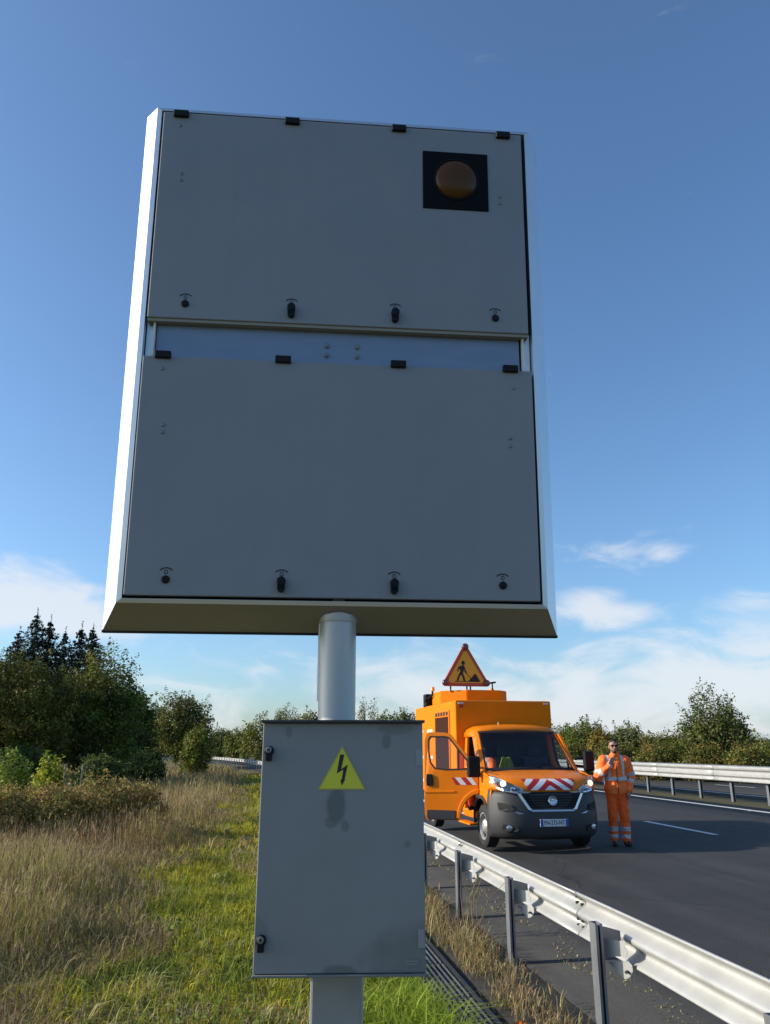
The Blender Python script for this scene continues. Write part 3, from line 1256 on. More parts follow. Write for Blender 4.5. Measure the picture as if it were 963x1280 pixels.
# roof of the cab
secs = []
base = [(-.90, 1.86), (-.885, 1.93), (-.84, 2.0), (-.72, 2.055), (-.4, 2.085), (0, 2.095), (.4, 2.085), (.72, 2.055), (.84, 2.0), (.885, 1.93), (.90, 1.86)]
rows = []
for y, kz, kx in ((1.645, -.115, .93), (1.66, -.085, .945), (1.70, -.045, .96), (1.80, -.012, .98), (1.95, 0, .985), (2.16, .0, .985)):
    rows.append([(x * kx, y - (.05 * (1 - (x / .9) ** 2)) * (1 if y < 1.75 else .4), max(1.87, z + kz) if abs(x) < .89 else 1.86) for x, z in base])
b = MB()
b.grid(rows)
roof = b.build('cab_roof', M['orange'], van, smooth='all', solid=.02)
b = MB()
b.tube((-.28, 1.84, 2.09), (-.28, 1.84, 2.135), .008, n=8)
b.build('aerial_stub', M['white'], roof)

for sx in (-1, 1):
    # windscreen pillar
    b = MB()
    lo_ = [(sx * .850, .895, 1.24), (sx * .935, .93, 1.24), (sx * .950, 1.13, 1.24), (sx * .87, 1.09, 1.24)]
    hi_ = [(sx * .748, 1.60, 1.94), (sx * .832, 1.64, 1.91), (sx * .850, 1.78, 1.93), (sx * .77, 1.74, 1.975)]
    b.hexa(lo_ + hi_)
    b.build('windscreen_pillar', M['orange'], van, bevel=.02, seg=3)
    # wing with wheel arch
    arch = [(.92 + .445 * math.cos(R(a)), .40 + .445 * math.sin(R(a))) for a in range(75, 166, 9)]
    outl = [(.385, .96), (.42, 1.13), (.55, 1.20), (.80, 1.245), (.98, 1.262), (1.05, 1.262), (1.035, .83)] + arch + [(.47, .62)]

    def side(u, v, w, sx=sx):
        return (sx * (.958 - max(0, v - 1.1) * .12 - max(0, .55 - u) * .10 - w), u, v)
    b = MB()
    b.plate(outl, [], side, .03)
    b.build('wing', M['orange'], van, bevel=.012)
    b = MB()
    lip = [(.92 + .455 * math.cos(R(a)), .40 + .455 * math.sin(R(a))) for a in range(-5, 186, 10)]
    lii = [(.92 + .405 * math.cos(R(a)), .40 + .405 * math.sin(R(a))) for a in range(185, -6, -10)]
    b.plate(lip + lii, [], lambda u, v, w, sx=sx: (sx * (.985 - w), u, v), .05)
    b.build('arch_lip', M['bumper'], van)
    b = MB()
    n = 14
    b.grid([[(sx * xx, .92 + .43 * math.cos(R(180 * i / n)), .40 + .43 * math.sin(R(180 * i / n))) for i in range(n + 1)] for xx in (.95, .62)])
    b.build('arch_liner', M['gap'], van, solid=.01)
    # rear pillar of the cab
    b = MB()
    b.hexa([(sx * .955, 2.02, .50), (sx * .955, 2.17, .50), (sx * .90, 2.17, .50), (sx * .90, 2.02, .50), (sx * .86, 2.02, 1.92), (sx * .86, 2.17, 1.92), (sx * .81, 2.17, 1.92), (sx * .81, 2.02, 1.92)])
    b.build('cab_pillar', M['orange'], van, bevel=.01)
    b = MB()
    b.box((sx * .90, 1.70, .50), (.11, .86, .14))
    b.build('sill', M['orange'], van, bevel=.02)
    b = MB()
    b.box((sx * .98, 1.72, .335), (.16, .75, .035), rz=0)
    b.build('side_step', M['white'] if sx > 0 else M['orange_box'], van, bevel=.008)

# doors
def door_parts(parent, to3, opened):
    arc = [(.0 + .40 * math.cos(R(a)) - .06, .42 + .46 * math.sin(R(a))) for a in range(80, 3, -9)]
    outl = [(.0, 1.30), (0, 1.0)] + arc + [(.36, .42), (.95, .42), (.985, .50), (.995, .8), (.995, 1.80), (.965, 1.90), (.90, 1.94), (.60, 1.93), (.50, 1.90)]
    hole = [(.115, 1.335), (.16, 1.30), (.30, 1.285), (.60, 1.275), (.80, 1.30), (.88, 1.40), (.915, 1.60), (.915, 1.80), (.88, 1.86), (.60, 1.86), (.53, 1.84)]
    b = MB()
    b.plate(outl, [hole], to3, .055)
    d = b.build('passenger_door' if opened else 'driver_door', M['orange'], parent, bevel=.008)
    b = MB()
    cx_ = sum(p[0] for p in hole) / len(hole)
    cy_ = sum(p[1] for p in hole) / len(hole)
    big = [((p[0] - cx_) * 1.03 + cx_, (p[1] - cy_) * 1.03 + cy_) for p in hole]
    sm = [((p[0] - cx_) * .95 + cx_, (p[1] - cy_) * .94 + cy_) for p in hole]
    b.plate(big, [sm], lambda u, v, w: to3(u, v, w - .006), .05)
    b.plate([(.345, 1.30), (.375, 1.30), (.375, 1.70), (.345, 1.67)], [], lambda u, v, w: to3(u, v, w + .006), .03)
    b.build('window_seal', M['gap'], d)
    b = MB()
    b.plate(sm, [], lambda u, v, w: to3(u, v, w + .022), .005)
    b.build('door_glass', M['glass'], d)
    b = MB()
    b.plate([(.83, 1.00), (.95, 1.00), (.955, 1.09), (.945, 1.20), (.845, 1.20), (.825, 1.10)], [], lambda u, v, w: to3(u, v, w - .028), .028)
    b.build('door_handle', M['black_plastic'], d, bevel=.008)
    b = MB()
    b.plate([(.42, .43), (.93, .43), (.95, .47), (.945, .59), (.44, .585)], [], lambda u, v, w: to3(u, v, w - .022), .022)
    b.build('door_moulding', M['bumper'], d, bevel=.006)
    # swage line and arch flare
    b = MB()
    flare = [(.0 + .47 * math.cos(R(a)) - .06, .42 + .54 * math.sin(R(a))) for a in range(84, 2, -8)]
    fl2 = [(.0 + .40 * math.cos(R(a)) - .06, .42 + .46 * math.sin(R(a))) for a in range(2, 85, 8)]
    b.plate(flare + fl2, [], lambda u, v, w: to3(u, v, w - .024), .024)
    b.build('arch_flare', M['orange'], d, bevel=.012)
    b = MB()
    b.plate([(.43, .885), (.99, .875), (.99, .905), (.43, .92)], [], lambda u, v, w: to3(u, v, w - .012), .012)
    b.build('swage', M['orange'], d, bevel=.006)
    # red and white band
    xs = [.06, .165, .27, .375, .47]
    for k in range(4):
        l_, r2 = xs[k], xs[k + 1]
        b = MB()
        sk = .055
        b.plate([(max(.03, l_ - sk), 1.02), (r2 - sk, 1.02), (min(r2 + sk, .49), 1.145), (l_ + sk, 1.145)], [], lambda u, v, w: to3(u, v, w - .003), .003)
        b.build('reflective_stripe', M['red'] if k % 2 == 1 else M['refl_white'], d)
    return d


TH = R(66)


def open_door(u, v, w):
    inset = w + max(0, v - 1.25) * .12
    ca, sa = math.cos(TH), math.sin(TH)
    # along the door, and inwards
    return (-.965 - u * sa + inset * ca * 1.0, 1.04 + u * ca + inset * sa, v)


def shut_door(u, v, w):
    return (.958 - w - max(0, v - 1.25) * .12, 1.04 + u, v)


dl = door_parts(van, open_door, True)
dr = door_parts(van, shut_door, False)

# mirrors
def mirror(parent, base, c, w, mtl):
    b = MB()
    b.box(c, (w, .12, .36))
    o = b.build('mirror', M['black_plastic'], parent, bevel=.045, seg=4)
    b = MB()
    b.tube(base, (c[0], c[1], c[2] + .10), .026, n=10)
    b.tube((base[0], base[1], base[2] - .12), (c[0], c[1], c[2] - .10), .026, n=10)
    b.build('mirror_arm', M['black_plastic'], o)
    b = MB()
    b.box((c[0], c[1] + .062, c[2]), (w * .8, .004, .30))
    b.build('mirror_glass', M['chrome'], o)
    return o


p = Vector(open_door(.12, 1.36, 0))
mirror(van, p, (p.x - .02, p.y - .20, 1.335), .24, None)
mirror(van, (.93, 1.10, 1.46), (1.17, 1.02, 1.42), .20, None)

# cab inside
b = MB()
b.box((0, 1.17, 1.10), (1.80, .52, .28))
b.box((0, 1.0, 1.20), (1.66, .30, .10))
b.build('dashboard', M['interior'], van, bevel=.05, seg=3)
b = MB()
b.box((0, 1.6, .52), (1.74, 1.1, .06))
b.build('cab_floor', M['interior'], van)
b = MB()
b.box((0, 2.155, 1.25), (1.70, .03, 1.36))
b.build('cab_back_wall', M['interior'], van)
for x, w in ((-.62, .44), (-.14, .44), (.50, .52)):
    b = MB()
    b.box((x, 1.72, .78), (w, .50, .16))
    st_ = b.build('seat', M['seat'], van, bevel=.05, seg=3)
    b = MB()
    b.box((x, 1.985, 1.16), (w, .15, .68), rx=R(-8))
    b.build('seat_back', M['seat'], st_, bevel=.05, seg=3)
    b = MB()
    b.box((x, 2.045, 1.60), (w * .55, .10, .20), rx=R(-8))
    b.build('head_rest', M['seat'], st_, bevel=.04, seg=3)
b = MB()
n, rr = 28, .20
cc = Vector((.50, 1.40, 1.20))
ax, ay = Vector((1, 0, 0)), Vector((0, .55, .83))
pts = [cc + ax * rr * math.cos(2 * math.pi * i / n) + ay * rr * math.sin(2 * math.pi * i / n) for i in range(n + 1)]
b.path(pts, .017, 8)
for a in (-30, 210, 90):
    b.tube(cc, cc + ax * rr * math.cos(R(a)) + ay * rr * math.sin(R(a)), .014, n=6)
b.build('steering_wheel', M['black_plastic'], van)

# wheels
def wheel(x, y, sx, r=.345):
    w_ = empty('wheel', (x, y, r))
    w_.parent = van
    b = MB()
    b.lathe((0, 0, 0), (sx, 0, 0), [(-.11, .22), (-.11, r - .03), (-.085, r), (.085, r), (.105, r - .03), (.112, r - .075), (.095, .225), (.06, .215)], 36)
    b.build('tyre', M['tyre'], w_, smooth=True)
    b = MB()
    b.lathe((0, 0, 0), (sx, 0, 0), [(.02, .224), (.095, .224), (.092, .205), (.06, .195), (.055, .12), (.085, .095), (.10, .06), (.102, .01)], 36)
    b.build('rim', M['rim'], w_, smooth=True)
    for k in range(8):
        a = k * math.pi / 4
        b = MB()
        c = (sx * .055, .158 * math.cos(a), .158 * math.sin(a))
        b.lathe(c, (sx, 0, 0), [(0, .026), (.005, .026)], 10)
        b.build('rim_hole', M['gap'], w_)
    return w_


for sx in (-1, 1):
    wheel(sx * .845, .92, sx)
    wheel(sx * .845, 4.62, sx)

# box body
b = MB()
b.box((-.04, 3.98, 1.655), (2.02, 3.60, 1.83))
bx = b.build('box_body', M['orange_box'], van, bevel=.035, seg=3)
b = MB()
b.box((-.04, 2.19, 2.545), (1.96, .02, .03))
b.build('front_seam', M['orange'], bx, bevel=.004)
for x in (-.93, .86):
    b = MB()
    b.box((x, 2.172, 2.512), (.11, .02, .028))
    b.build('marker_light', M['refl_white'], bx, bevel=.005)
b = MB()
b.box((-.93, 2.172, 2.455), (.10, .02, .05))
b.build('side_marker', M['red'], bx, bevel=.005)
# side bay with slots above it
b = MB()
b.plate([(2.58, 1.10), (3.80, 1.10), (3.80, 2.40), (2.58, 2.40)], [[(2.64, 1.14), (3.74, 1.14), (3.74, 2.27), (2.64, 2.27)]], lambda u, v, w: (-1.050 - .022 + w, u, v), .03)
bay = b.build('side_bay_frame', M['orange'], bx, bevel=.004)
bayp = mat('bay_panel', (.045, .016, .010), .85, spec=.1, vary=.1, scale=6)
b = MB()
b.box((-1.054, 3.19, 1.705), (.010, 1.10, 1.13))
b.build('side_bay_panel', bayp, bx)
for k in range(5):
    b = MB()
    b.box((-1.0745, 2.74 + k * .22, 2.335), (.006, .14, .075))
    b.build('slot', M['gap'], bay)
for z in (2.02, 1.46, .96):
    for y in (4.3, 5.2):
        b = MB()
        b.box((-1.053, y, z), (.006, .50, .06))
        b.build('reflective_tape', M['refl_white'], bx)
b = MB()
b.box((-.98, 3.55, .66), (.06, 1.05, .36))
sk = b.build('side_skirt', M['white'], van, bevel=.01)
b = MB()
b.box((-1.014, 3.35, .58), (.012, .22, .18))
b.build('filler_flap', M['gap'], sk)
b = MB()
b.box((0, 3.9, .55), (.9, 3.5, .22))
b.build('chassis', M['gap'], van)
# roof equipment: chamfered drum, warning triangle, beacons
b = MB()
oc = [(-.95, 3.75), (-.45, 3.35), (.32, 3.35), (.52, 3.55), (.52, 4.45), (.32, 4.65), (-.70, 4.65), (-.95, 4.45)]
b.plate(oc, [], lambda u, v, w: (u, v, 2.57 + w), .29)
rb = b.build('roof_cover', M['orange_box'], van, bevel=.03, seg=3)
b = MB()
b.box((-.10, 3.30, 2.60), (.26, .05, .05))
b.build('cover_latch', M['refl_white'], rb, bevel=.006)
tcx, ty, tz = -.40, 3.55, 2.95
hs = .55
tout = []
for (x, z, a0) in ((-hs, 0, 150), (hs, 0, -90), (0, .93, 30)):
    pass


def rtri(s, r_):
    """triangle with rounded corners"""
    pts = []
    hgt = s * .866
    cs = [(-s / 2 + r_ * 1.6, r_), (s / 2 - r_ * 1.6, r_), (0, hgt - r_ * 2)]
    for (cx_, cz_), a0 in zip(cs, (150, 270, 30)):
        for k in range(7):
            a = R(a0 + k * 20)
            pts.append((cx_ + r_ * math.cos(a), cz_ + r_ * math.sin(a)))
    return pts


TK = .95
o3 = rtri(1.16, .07)
cen = (0, .335)
i3 = [((p[0] - cen[0]) * .78 + cen[0], (p[1] - cen[1]) * .78 + cen[1]) for p in o3]
b = MB()
b.plate(o3, [], lambda u, v, w: (tcx + u * TK, ty + w, tz + v * TK), .05)
ts = b.build('warning_triangle', M['sign_red'], van, bevel=.006)
b = MB()
b.plate(i3, [], lambda u, v, w: (tcx + u * TK, ty - .002 - w, tz + v * TK), .004)
b.build('triangle_face', M['sign_orange'], ts)
for (x, z) in ((-.49, .075), (.49, .075), (0, .905)):
    b = MB()
    b.lathe((tcx + x * TK, ty, tz + z * TK), (0, -1, 0), [(-.02, .074), (.03, .074), (.045, .062), (.05, .02)], 24)
    b.build('flash_lamp', mat('flash_lens', (.16, .02, .02), .3, coat=.4), ts, smooth=True)
pic = MB()


def pp(pts):
    pic.plate(pts, [], lambda u, v, w: (tcx + u * TK, ty - .0075 - w, tz + v * TK), .002)


pp([(-.06 + .042 * math.cos(R(k * 30)), .53 + .05 * math.sin(R(k * 30))) for k in range(12)])      # head
pp([(-.16, .40), (-.145, .45), (-.09, .475), (-.04, .475), (-.03, .43), (-.075, .28), (-.16, .27), (-.13, .35)])
pp([(-.16, .28), (-.10, .28), (-.165, .19), (-.185, .115), (-.225, .115), (-.21, .19)])
pp([(-.12, .29), (-.07, .29), (-.035, .20), (-.015, .115), (-.06, .115), (-.085, .20)])
pp([(-.145, .45), (-.175, .44), (-.205, .37), (-.195, .325), (-.175, .33), (-.178, .37), (-.15, .41)])
pp([(-.05, .47), (-.02, .42), (.0, .345), (.03, .30), (.01, .29), (-.025, .335), (-.05, .40)])
pp([(-.05, .34), (-.042, .35), (.11, .20), (.10, .19)])
pp([(.055, .115), (.12, .195), (.155, .215), (.20, .285), (.245, .27), (.265, .235), (.335, .115)])
pp([(-.27, .10), (.34, .10), (.34, .116), (-.27, .116)])
pic.build('pictogram', M['print_black'], ts)
for x in (-.35, .02, .1):
    b = MB()
    b.tube((tcx + x, ty + .02, 2.83), (tcx + x, ty + .02, tz + .01), .018, n=8)
    b.build('sign_strut', M['dark_metal'], ts)


def beacon(x, y, z, r_=.065, hgt=.12):
    b = MB()
    b.lathe((x, y, z), (0, 0, 1), [(0, r_), (.02, r_), (hgt * .7, r_ * .92), (hgt * .95, r_ * .6), (hgt, r_ * .1)], 18)
    return b.build('beacon', M['amber_beacon'], van, smooth=True)


beacon(.46, 4.4, 2.86)
beacon(-.985, 4.25, 2.885, .05, .10)
b = MB()
b.box((-.90, 4.80, 2.70), (.30, .25, .30))
b.build('work_lamp', M['black_plastic'], van, bevel=.02)
b = MB()
b.path([(-1.0, 4.6, 2.57), (-1.04, 4.55, 2.72), (-.985, 4.3, 2.80), (-.985, 4.25, 2.89)], .022, 8)
b.box((-1.06, 4.55, 2.70), (.07, .06, .10), ry=.4)
b.build('beacon_arm', M['black_plastic'], van)
b = MB()
b.path([(.22, 3.62, 2.86), (.22, 3.62, 3.02), (.16, 3.60, 3.04)], .016, 8)
b.tube((.15, 3.62, 3.03), (.30, 3.62, 3.05), .02, n=8)
b.build('lifting_hook', M['black_plastic'], van)

# ---------------------------------------------------------------- people
def capsule(b, p0, p1, r0, r1, n=14, flat=(1, 1, 1)):
    """tapered limb with round ends; flat squeezes it about its own middle"""
    p0, p1 = Vector(p0), Vector(p1)
    d = p1 - p0
    L = d.length
    d = d.normalized() if L > 1e-6 else Vector((0, 0, 1))
    a = d.orthogonal().normalized()
    c = d.cross(a)
    prof = []
    for k in range(5):
        t = R(-90 + 22.5 * k)
        prof.append((p0 + d * (r0 * math.sin(t)), max(.001, r0 * math.cos(t))))
    for k in range(5):
        t = R(0 + 22.5 * k)
        prof.append((p1 + d * (r1 * math.sin(t)), max(.001, r1 * math.cos(t))))
    mid = (p0 + p1) / 2
    vs = []
    for ctr, r_ in prof:
        for i in range(n):
            t = 2 * math.pi * i / n
            q = ctr + (a * math.cos(t) + c * math.sin(t)) * r_
            q = Vector((mid.x + (q.x - mid.x) * flat[0], mid.y + (q.y - mid.y) * flat[1], mid.z + (q.z - mid.z) * flat[2]))
            vs.append(q)
    fs = [(k * n + i, k * n + (i + 1) % n, (k + 1) * n + (i + 1) % n, (k + 1) * n + i) for k in range(9) for i in range(n)]
    fs += [tuple(reversed(range(n))), tuple(range(9 * n, 10 * n))]
    b.add(vs, fs)


def ball(b, c, r3, n=16):
    rows = []
    for k in range(1, n // 2):
        t = math.pi * k / (n // 2)
        rows.append([(c[0] + r3[0] * math.sin(t) * math.cos(2 * math.pi * i / n), c[1] + r3[1] * math.sin(t) * math.sin(2 * math.pi * i / n), c[2] + r3[2] * math.cos(t)) for i in range(n)])
    vs = [p for r_ in rows for p in r_]
    m = len(rows)
    fs = [(k * n + i, k * n + (i + 1) % n, (k + 1) * n + (i + 1) % n, (k + 1) * n + i) for k in range(m - 1) for i in range(n)]
    fs += [tuple(range(n)), tuple(reversed(range((m - 1) * n, m * n)))]
    b.add(vs, fs)


def fuse(b, name, mats, parent, voxel, smooth_it=4, pick=None, wrinkle=0.0, seed=0):
    """fuse the limbs into one continuous skin; pick(p) -> material slot"""
    o = b.build(name, mats[0], None)
    m = o.modifiers.new('r', 'REMESH')
    m.mode = 'VOXEL'
    m.voxel_size = voxel
    s = o.modifiers.new('s', 'SMOOTH')
    s.factor = .6
    s.iterations = smooth_it
    if wrinkle:
        tx = bpy.data.textures.new(name + '_folds', 'CLOUDS')
        tx.noise_scale = .09
        dsp = o.modifiers.new('d', 'DISPLACE')
        dsp.texture = tx
        dsp.texture_coords = 'LOCAL'
        dsp.strength = wrinkle
        dsp.mid_level = .5
    bpy.context.view_layer.update()
    me = bpy.data.meshes.new_from_object(o.evaluated_get(bpy.context.evaluated_depsgraph_get()))
    old = o.data
    bpy.data.objects.remove(o)
    bpy.data.meshes.remove(old)
    me.name = name
    me.materials.clear()
    for q in mats:
        me.materials.append(q)
    me.polygons.foreach_set('use_smooth', [True] * len(me.polygons))
    if pick:
        idx = [pick(p.center) for p in me.polygons]
        me.polygons.foreach_set('material_index', idx)
    o = bpy.data.objects.new(name, me)
    col.objects.link(o)
    if parent:
        o.parent = parent
    return o


def seg_t(p, a, b_):
    a, b_ = Vector(a), Vector(b_)
    d = b_ - a
    t = max(0, min(1, (Vector(p) - a).dot(d) / d.length_squared))
    return t, (Vector(p) - (a + d * t)).length


def hand(b, wrist, to, side, up, s=1.0, curl=.6):
    """palm, four unequal bent fingers and a thumb; TO: direction of the fingers, SIDE: towards the thumb, UP: back of the hand"""
    w, to, side, up = Vector(wrist), Vector(to).normalized(), Vector(side).normalized(), Vector(up).normalized()
    pc = w + to * .045 * s
    for k in (-1, 0, 1):
        capsule(b, w + side * .018 * k * s, w + to * .085 * s + side * .024 * k * s, .016 * s, .016 * s)
    for k, L in enumerate((.072, .080, .074, .058)):
        base_ = w + to * .088 * s + side * (.030 - .020 * k) * s
        d1 = (to - up * curl * .5).normalized()
        d2 = (to * .6 - up * curl * 1.2).normalized()
        m1 = base_ + d1 * L * .5 * s
        capsule(b, base_ - to * .012 * s, m1, .0098 * s, .009 * s)
        capsule(b, m1, m1 + d2 * L * .5 * s, .009 * s, .0075 * s)
    tb = w + to * .03 * s + side * .030 * s
    t1 = tb + (to * .7 + side * .75 - up * .2).normalized() * .038 * s
    capsule(b, tb, t1, .012 * s, .0105 * s)
    capsule(b, t1, t1 + (to * .9 + side * .2 - up * .4).normalized() * .030 * s, .0105 * s, .0085 * s)


def head_shapes(b, c, yaw=0.0, tilt=0.0):
    """skull, jaw, nose, brow, ears and neck around C (centre of the skull), facing -y"""
    tmp = MB()
    ball(tmp, (0, .012, .030), (.076, .096, .098))
    capsule(tmp, (0, -.035, -.055), (0, -.050, -.082), .055, .040, flat=(1.05, 1, 1))
    ball(tmp, (0, -.030, -.030), (.064, .062, .070))
    capsule(tmp, (0, -.092, .012), (0, -.112, -.026), .010, .016)
    capsule(tmp, (-.034, -.078, .030), (.034, -.078, .030), .016, .016)
    capsule(tmp, (-.022, -.084, -.060), (.022, -.084, -.060), .010, .010)
    for s in (-1, 1):
        ball(tmp, (s * .078, .008, -.008), (.012, .022, .034), 10)
        ball(tmp, (s * .040, -.066, -.018), (.022, .020, .020), 10)
    m = Matrix.Translation(c) @ Matrix.Rotation(yaw, 4, 'Z') @ Matrix.Rotation(tilt, 4, 'X')
    b.add([m @ Vector(p) for p in tmp.v], tmp.f)
    return m


# the man on the road
man = empty('person', (4.36, 15.37, 0), R(-4))
man.scale = (1.03, 1.03, 1.03)
tag(man, 'man in orange high-visibility suit and sunglasses standing on the road beside the van', 'person')
# joints: x to the right in the picture, facing -y
HIPL, HIPR = (-.085, 0, .92), (.085, 0, .92)
KNL, KNR = (-.105, -.035, .50), (.100, -.02, .50)
ANL, ANR = (-.105, .02, .10), (.110, .0, .09)
SHL, SHR = (-.195, .0, 1.455), (.195, .0, 1.455)
ELL, WRL = (-.325, -.06, 1.165), (-.135, -.225, 1.375)
ELR, WRR = (.305, .06, 1.16), (.215, -.08, .935)
b = MB()
capsule(b, (0, 0, .95), (0, 0, 1.40), .115, .12, flat=(1.15, .85, 1))
capsule(b, SHL, SHR, .07, .07)
capsule(b, (0, .01, 1.42), (0, -.012, 1.60), .060, .056)
mh = head_shapes(b, (0, -.015, 1.695), R(4), R(-3))
for h_, k_, a_ in ((HIPL, KNL, ANL), (HIPR, KNR, ANR)):
    capsule(b, h_, k_, .085, .055)
    capsule(b, k_, a_, .052, .036)
    capsule(b, a_, (a_[0], a_[1] - .12, .035), .036, .03)
for s_, e_, w_ in ((SHL, ELL, WRL), (SHR, ELR, WRR)):
    capsule(b, s_, e_, .05, .038)
    capsule(b, e_, w_, .038, .027)
hand(b, WRL, (.42, -.22, .85), (.75, .1, -.4), (-.5, -.8, .2), 1.1, .75)
hand(b, WRR, (-.12, -.1, -1), (-.5, -.7, 0), (.9, -.2, 0), 1.05, .5)
fuse(b, 'body', [M['skin']], man, .0068, 3)

b = MB()                                     # jacket
capsule(b, (0, 0, .945), (0, 0, 1.12), .196, .170, flat=(1.12, .86, 1))
b.v = [(p[0], p[1], max(p[2], .865 + .012 * math.sin(p[0] * 20))) for p in b.v]
capsule(b, (0, 0, 1.10), (0, 0, 1.36), .172, .178, flat=(1.17, .86, 1))
capsule(b, SHL, SHR, .088, .088)
capsule(b, (-.10, 0, 1.47), (.10, 0, 1.47), .085, .085)
capsule(b, (-.02, -.005, 1.50), (.02, -.005, 1.575), .078, .076)
for s_, e_, w_ in ((SHL, ELL, WRL), (SHR, ELR, WRR)):
    capsule(b, s_, e_, .097, .085)
    v_ = (Vector(w_) - Vector(e_))
    capsule(b, e_, Vector(e_) + v_ * .92, .076, .054)


def jacket_pick(p):
    for s_, e_, w_ in ((SHL, ELL, WRL), (SHR, ELR, WRR)):
        t1, d1 = seg_t(p, s_, e_)
        t2, d2 = seg_t(p, e_, w_)
        if min(d1, d2) < .105 and abs(p.x) > .165:
            if d1 < d2:
                return 1 if .66 < t1 < .87 else 0
            return 1 if .26 < t2 < .47 else 0
    if 1.105 < p.z < 1.170:
        return 1
    if p.z >= 1.165 and p.z < 1.56 and .105 < abs(p.x) < .150:
        return 1
    return 0


jk = fuse(b, 'jacket', [M['hivis'], M['tape']], man, .0105, 3, jacket_pick, .034)
b = MB()
b.path([(0, -.172, .88), (0.004, -.172, 1.0), (0, -.152, 1.15), (0.003, -.150, 1.32), (0, -.120, 1.45), (0, -.092, 1.55)], .0065, 6)
b.build('zip', M['black_plastic'], jk)
b = MB()
capsule(b, (-.01, 0, .87), (.01, 0, .98), .145, .145, flat=(1.14, .82, 1))
for h_, k_, a_ in ((HIPL, KNL, ANL), (HIPR, KNR, ANR)):
    capsule(b, h_, k_, .110, .086, flat=(1, 1, 1))
    capsule(b, k_, (a_[0], a_[1], a_[2] + .02), .086, .078)
tr = fuse(b, 'trousers', [M['hivis_trouser'], M['tape']], man, .0105, 3, lambda p: 1 if (.13 < p.z < .195 or .245 < p.z < .325) else 0, .036)
for s, a_ in ((-1, ANL), (1, ANR)):
    b = MB()
    capsule(b, (a_[0], a_[1] + .01, .11), (a_[0], a_[1] + .01, .05), .058, .052)
    capsule(b, (a_[0], a_[1] + .03, .048), (a_[0] + s * .02, a_[1] - .155, .040), .048, .042, flat=(1, 1, .95))
    fuse(b, 'boot', [M['boot']], man, .009, 2)
b = MB()                                     # hair: cap over the crown, short sides
tmp = MB()
ball(tmp, (0, .022, .046), (.080, .096, .094))
tmp.v = [(p[0], p[1] if p[2] > .055 or p[1] > -.02 else -.02, max(p[2], .03 if p[1] < .02 else -.045)) for p in tmp.v]
b.add([mh @ Vector(p) for p in tmp.v], tmp.f)
fuse(b, 'hair', [M['hair']], man, .007, 1)
b = MB()
for s in (-1, 1):
    lens = [(s * .036 + .030 * math.cos(R(k * 30)), .010 + .021 * math.sin(R(k * 30))) for k in range(12)]
    b.plate(lens, [], lambda u, v, w: mh @ Vector((u, -.104 + 2.6 * u * u + w, v + .004)), .004)
    b.tube(mh @ Vector((s * .064, -.095, .018)), mh @ Vector((s * .084, .01, .014)), .0035, n=6)
b.tube(mh @ Vector((-.012, -.106, .018)), mh @ Vector((.012, -.106, .018)), .0035, n=6)
b.build('sunglasses', M['black_plastic'], man)
# beard shadow
tmp = MB()
capsule(tmp, (0, -.034, -.062), (0, -.050, -.086), .0565, .0415, flat=(1.06, 1, 1))
b = MB()
b.add([mh @ Vector(p) for p in tmp.v], tmp.f)
fuse(b, 'beard', [mat('stubble', (.075, .045, .032), .9, vary=.2, scale=60)], man, .007, 1)

# passenger sitting in the doorway of the van
pas = empty('person', van.matrix_basis @ Vector((-.70, 1.68, .87)), VAN_YAW + R(-30))
tag(pas, 'person in orange jacket sitting on the passenger seat of the van', 'person')
SL, SR2 = (-.19, .04, .56), (.19, .04, .56)
EL, ER = (-.27, -.08, .30), (.27, -.10, .32)
WL, WR = (-.16, -.34, .26), (.14, -.34, .30)
b = MB()
capsule(b, (0, .05, .05), (0, .06, .52), .12, .12, flat=(1.15, .85, 1))
capsule(b, SL, SR2, .07, .07)
capsule(b, (0, .05, .54), (0, .03, .70), .058, .055)
mp = head_shapes(b, (0, .02, .795), R(-25), R(10))
for s_, e_, w_ in ((SL, EL, WL), (SR2, ER, WR)):
    capsule(b, s_, e_, .05, .04)
    capsule(b, e_, w_, .038, .028)
hand(b, WL, (.3, -1, -.2), (1, .2, 0), (0, 0, 1))
hand(b, WR, (-.3, -1, -.2), (-1, .2, 0), (0, 0, 1))
for s in (-1, 1):
    capsule(b, (s * .09, .03, .08), (s * .11, -.40, .10), .08, .06)
    capsule(b, (s * .11, -.40, .10), (s * .11, -.42, -.22), .055, .04)
fuse(b, 'body', [M['skin']], pas, .008, 3)
b = MB()
capsule(b, (0, .05, .03), (0, .05, .48), .155, .165, flat=(1.14, .85, 1))
capsule(b, SL, SR2, .088, .088)
capsule(b, (0, .045, .56), (0, .04, .64), .085, .078)
for s_, e_, w_ in ((SL, EL, WL), (SR2, ER, WR)):
    capsule(b, s_, e_, .088, .074)
    capsule(b, e_, Vector(e_) + (Vector(w_) - Vector(e_)) * .9, .074, .055)
fuse(b, 'jacket', [M['hivis'], M['tape']], pas, .011, 3, lambda p: 1 if (.20 < p.z < .25 and abs(p.x) < .2) or (abs(abs(p.x) - .12) < .025 and p.z > .25) else 0, .02)
b = MB()
for s in (-1, 1):
    capsule(b, (s * .09, .03, .08), (s * .11, -.40, .10), .105, .085)
    capsule(b, (s * .11, -.40, .10), (s * .11, -.42, -.20), .085, .075)
fuse(b, 'trousers', [M['hivis_trouser']], pas, .011, 3, None, .02)
for s in (-1, 1):
    b = MB()
    capsule(b, (s * .11, -.41, -.22), (s * .11, -.42, -.26), .055, .05)
    capsule(b, (s * .11, -.40, -.265), (s * .12, -.56, -.27), .046, .040)
    fuse(b, 'boot', [M['boot']], pas, .010, 2)
tmp = MB()
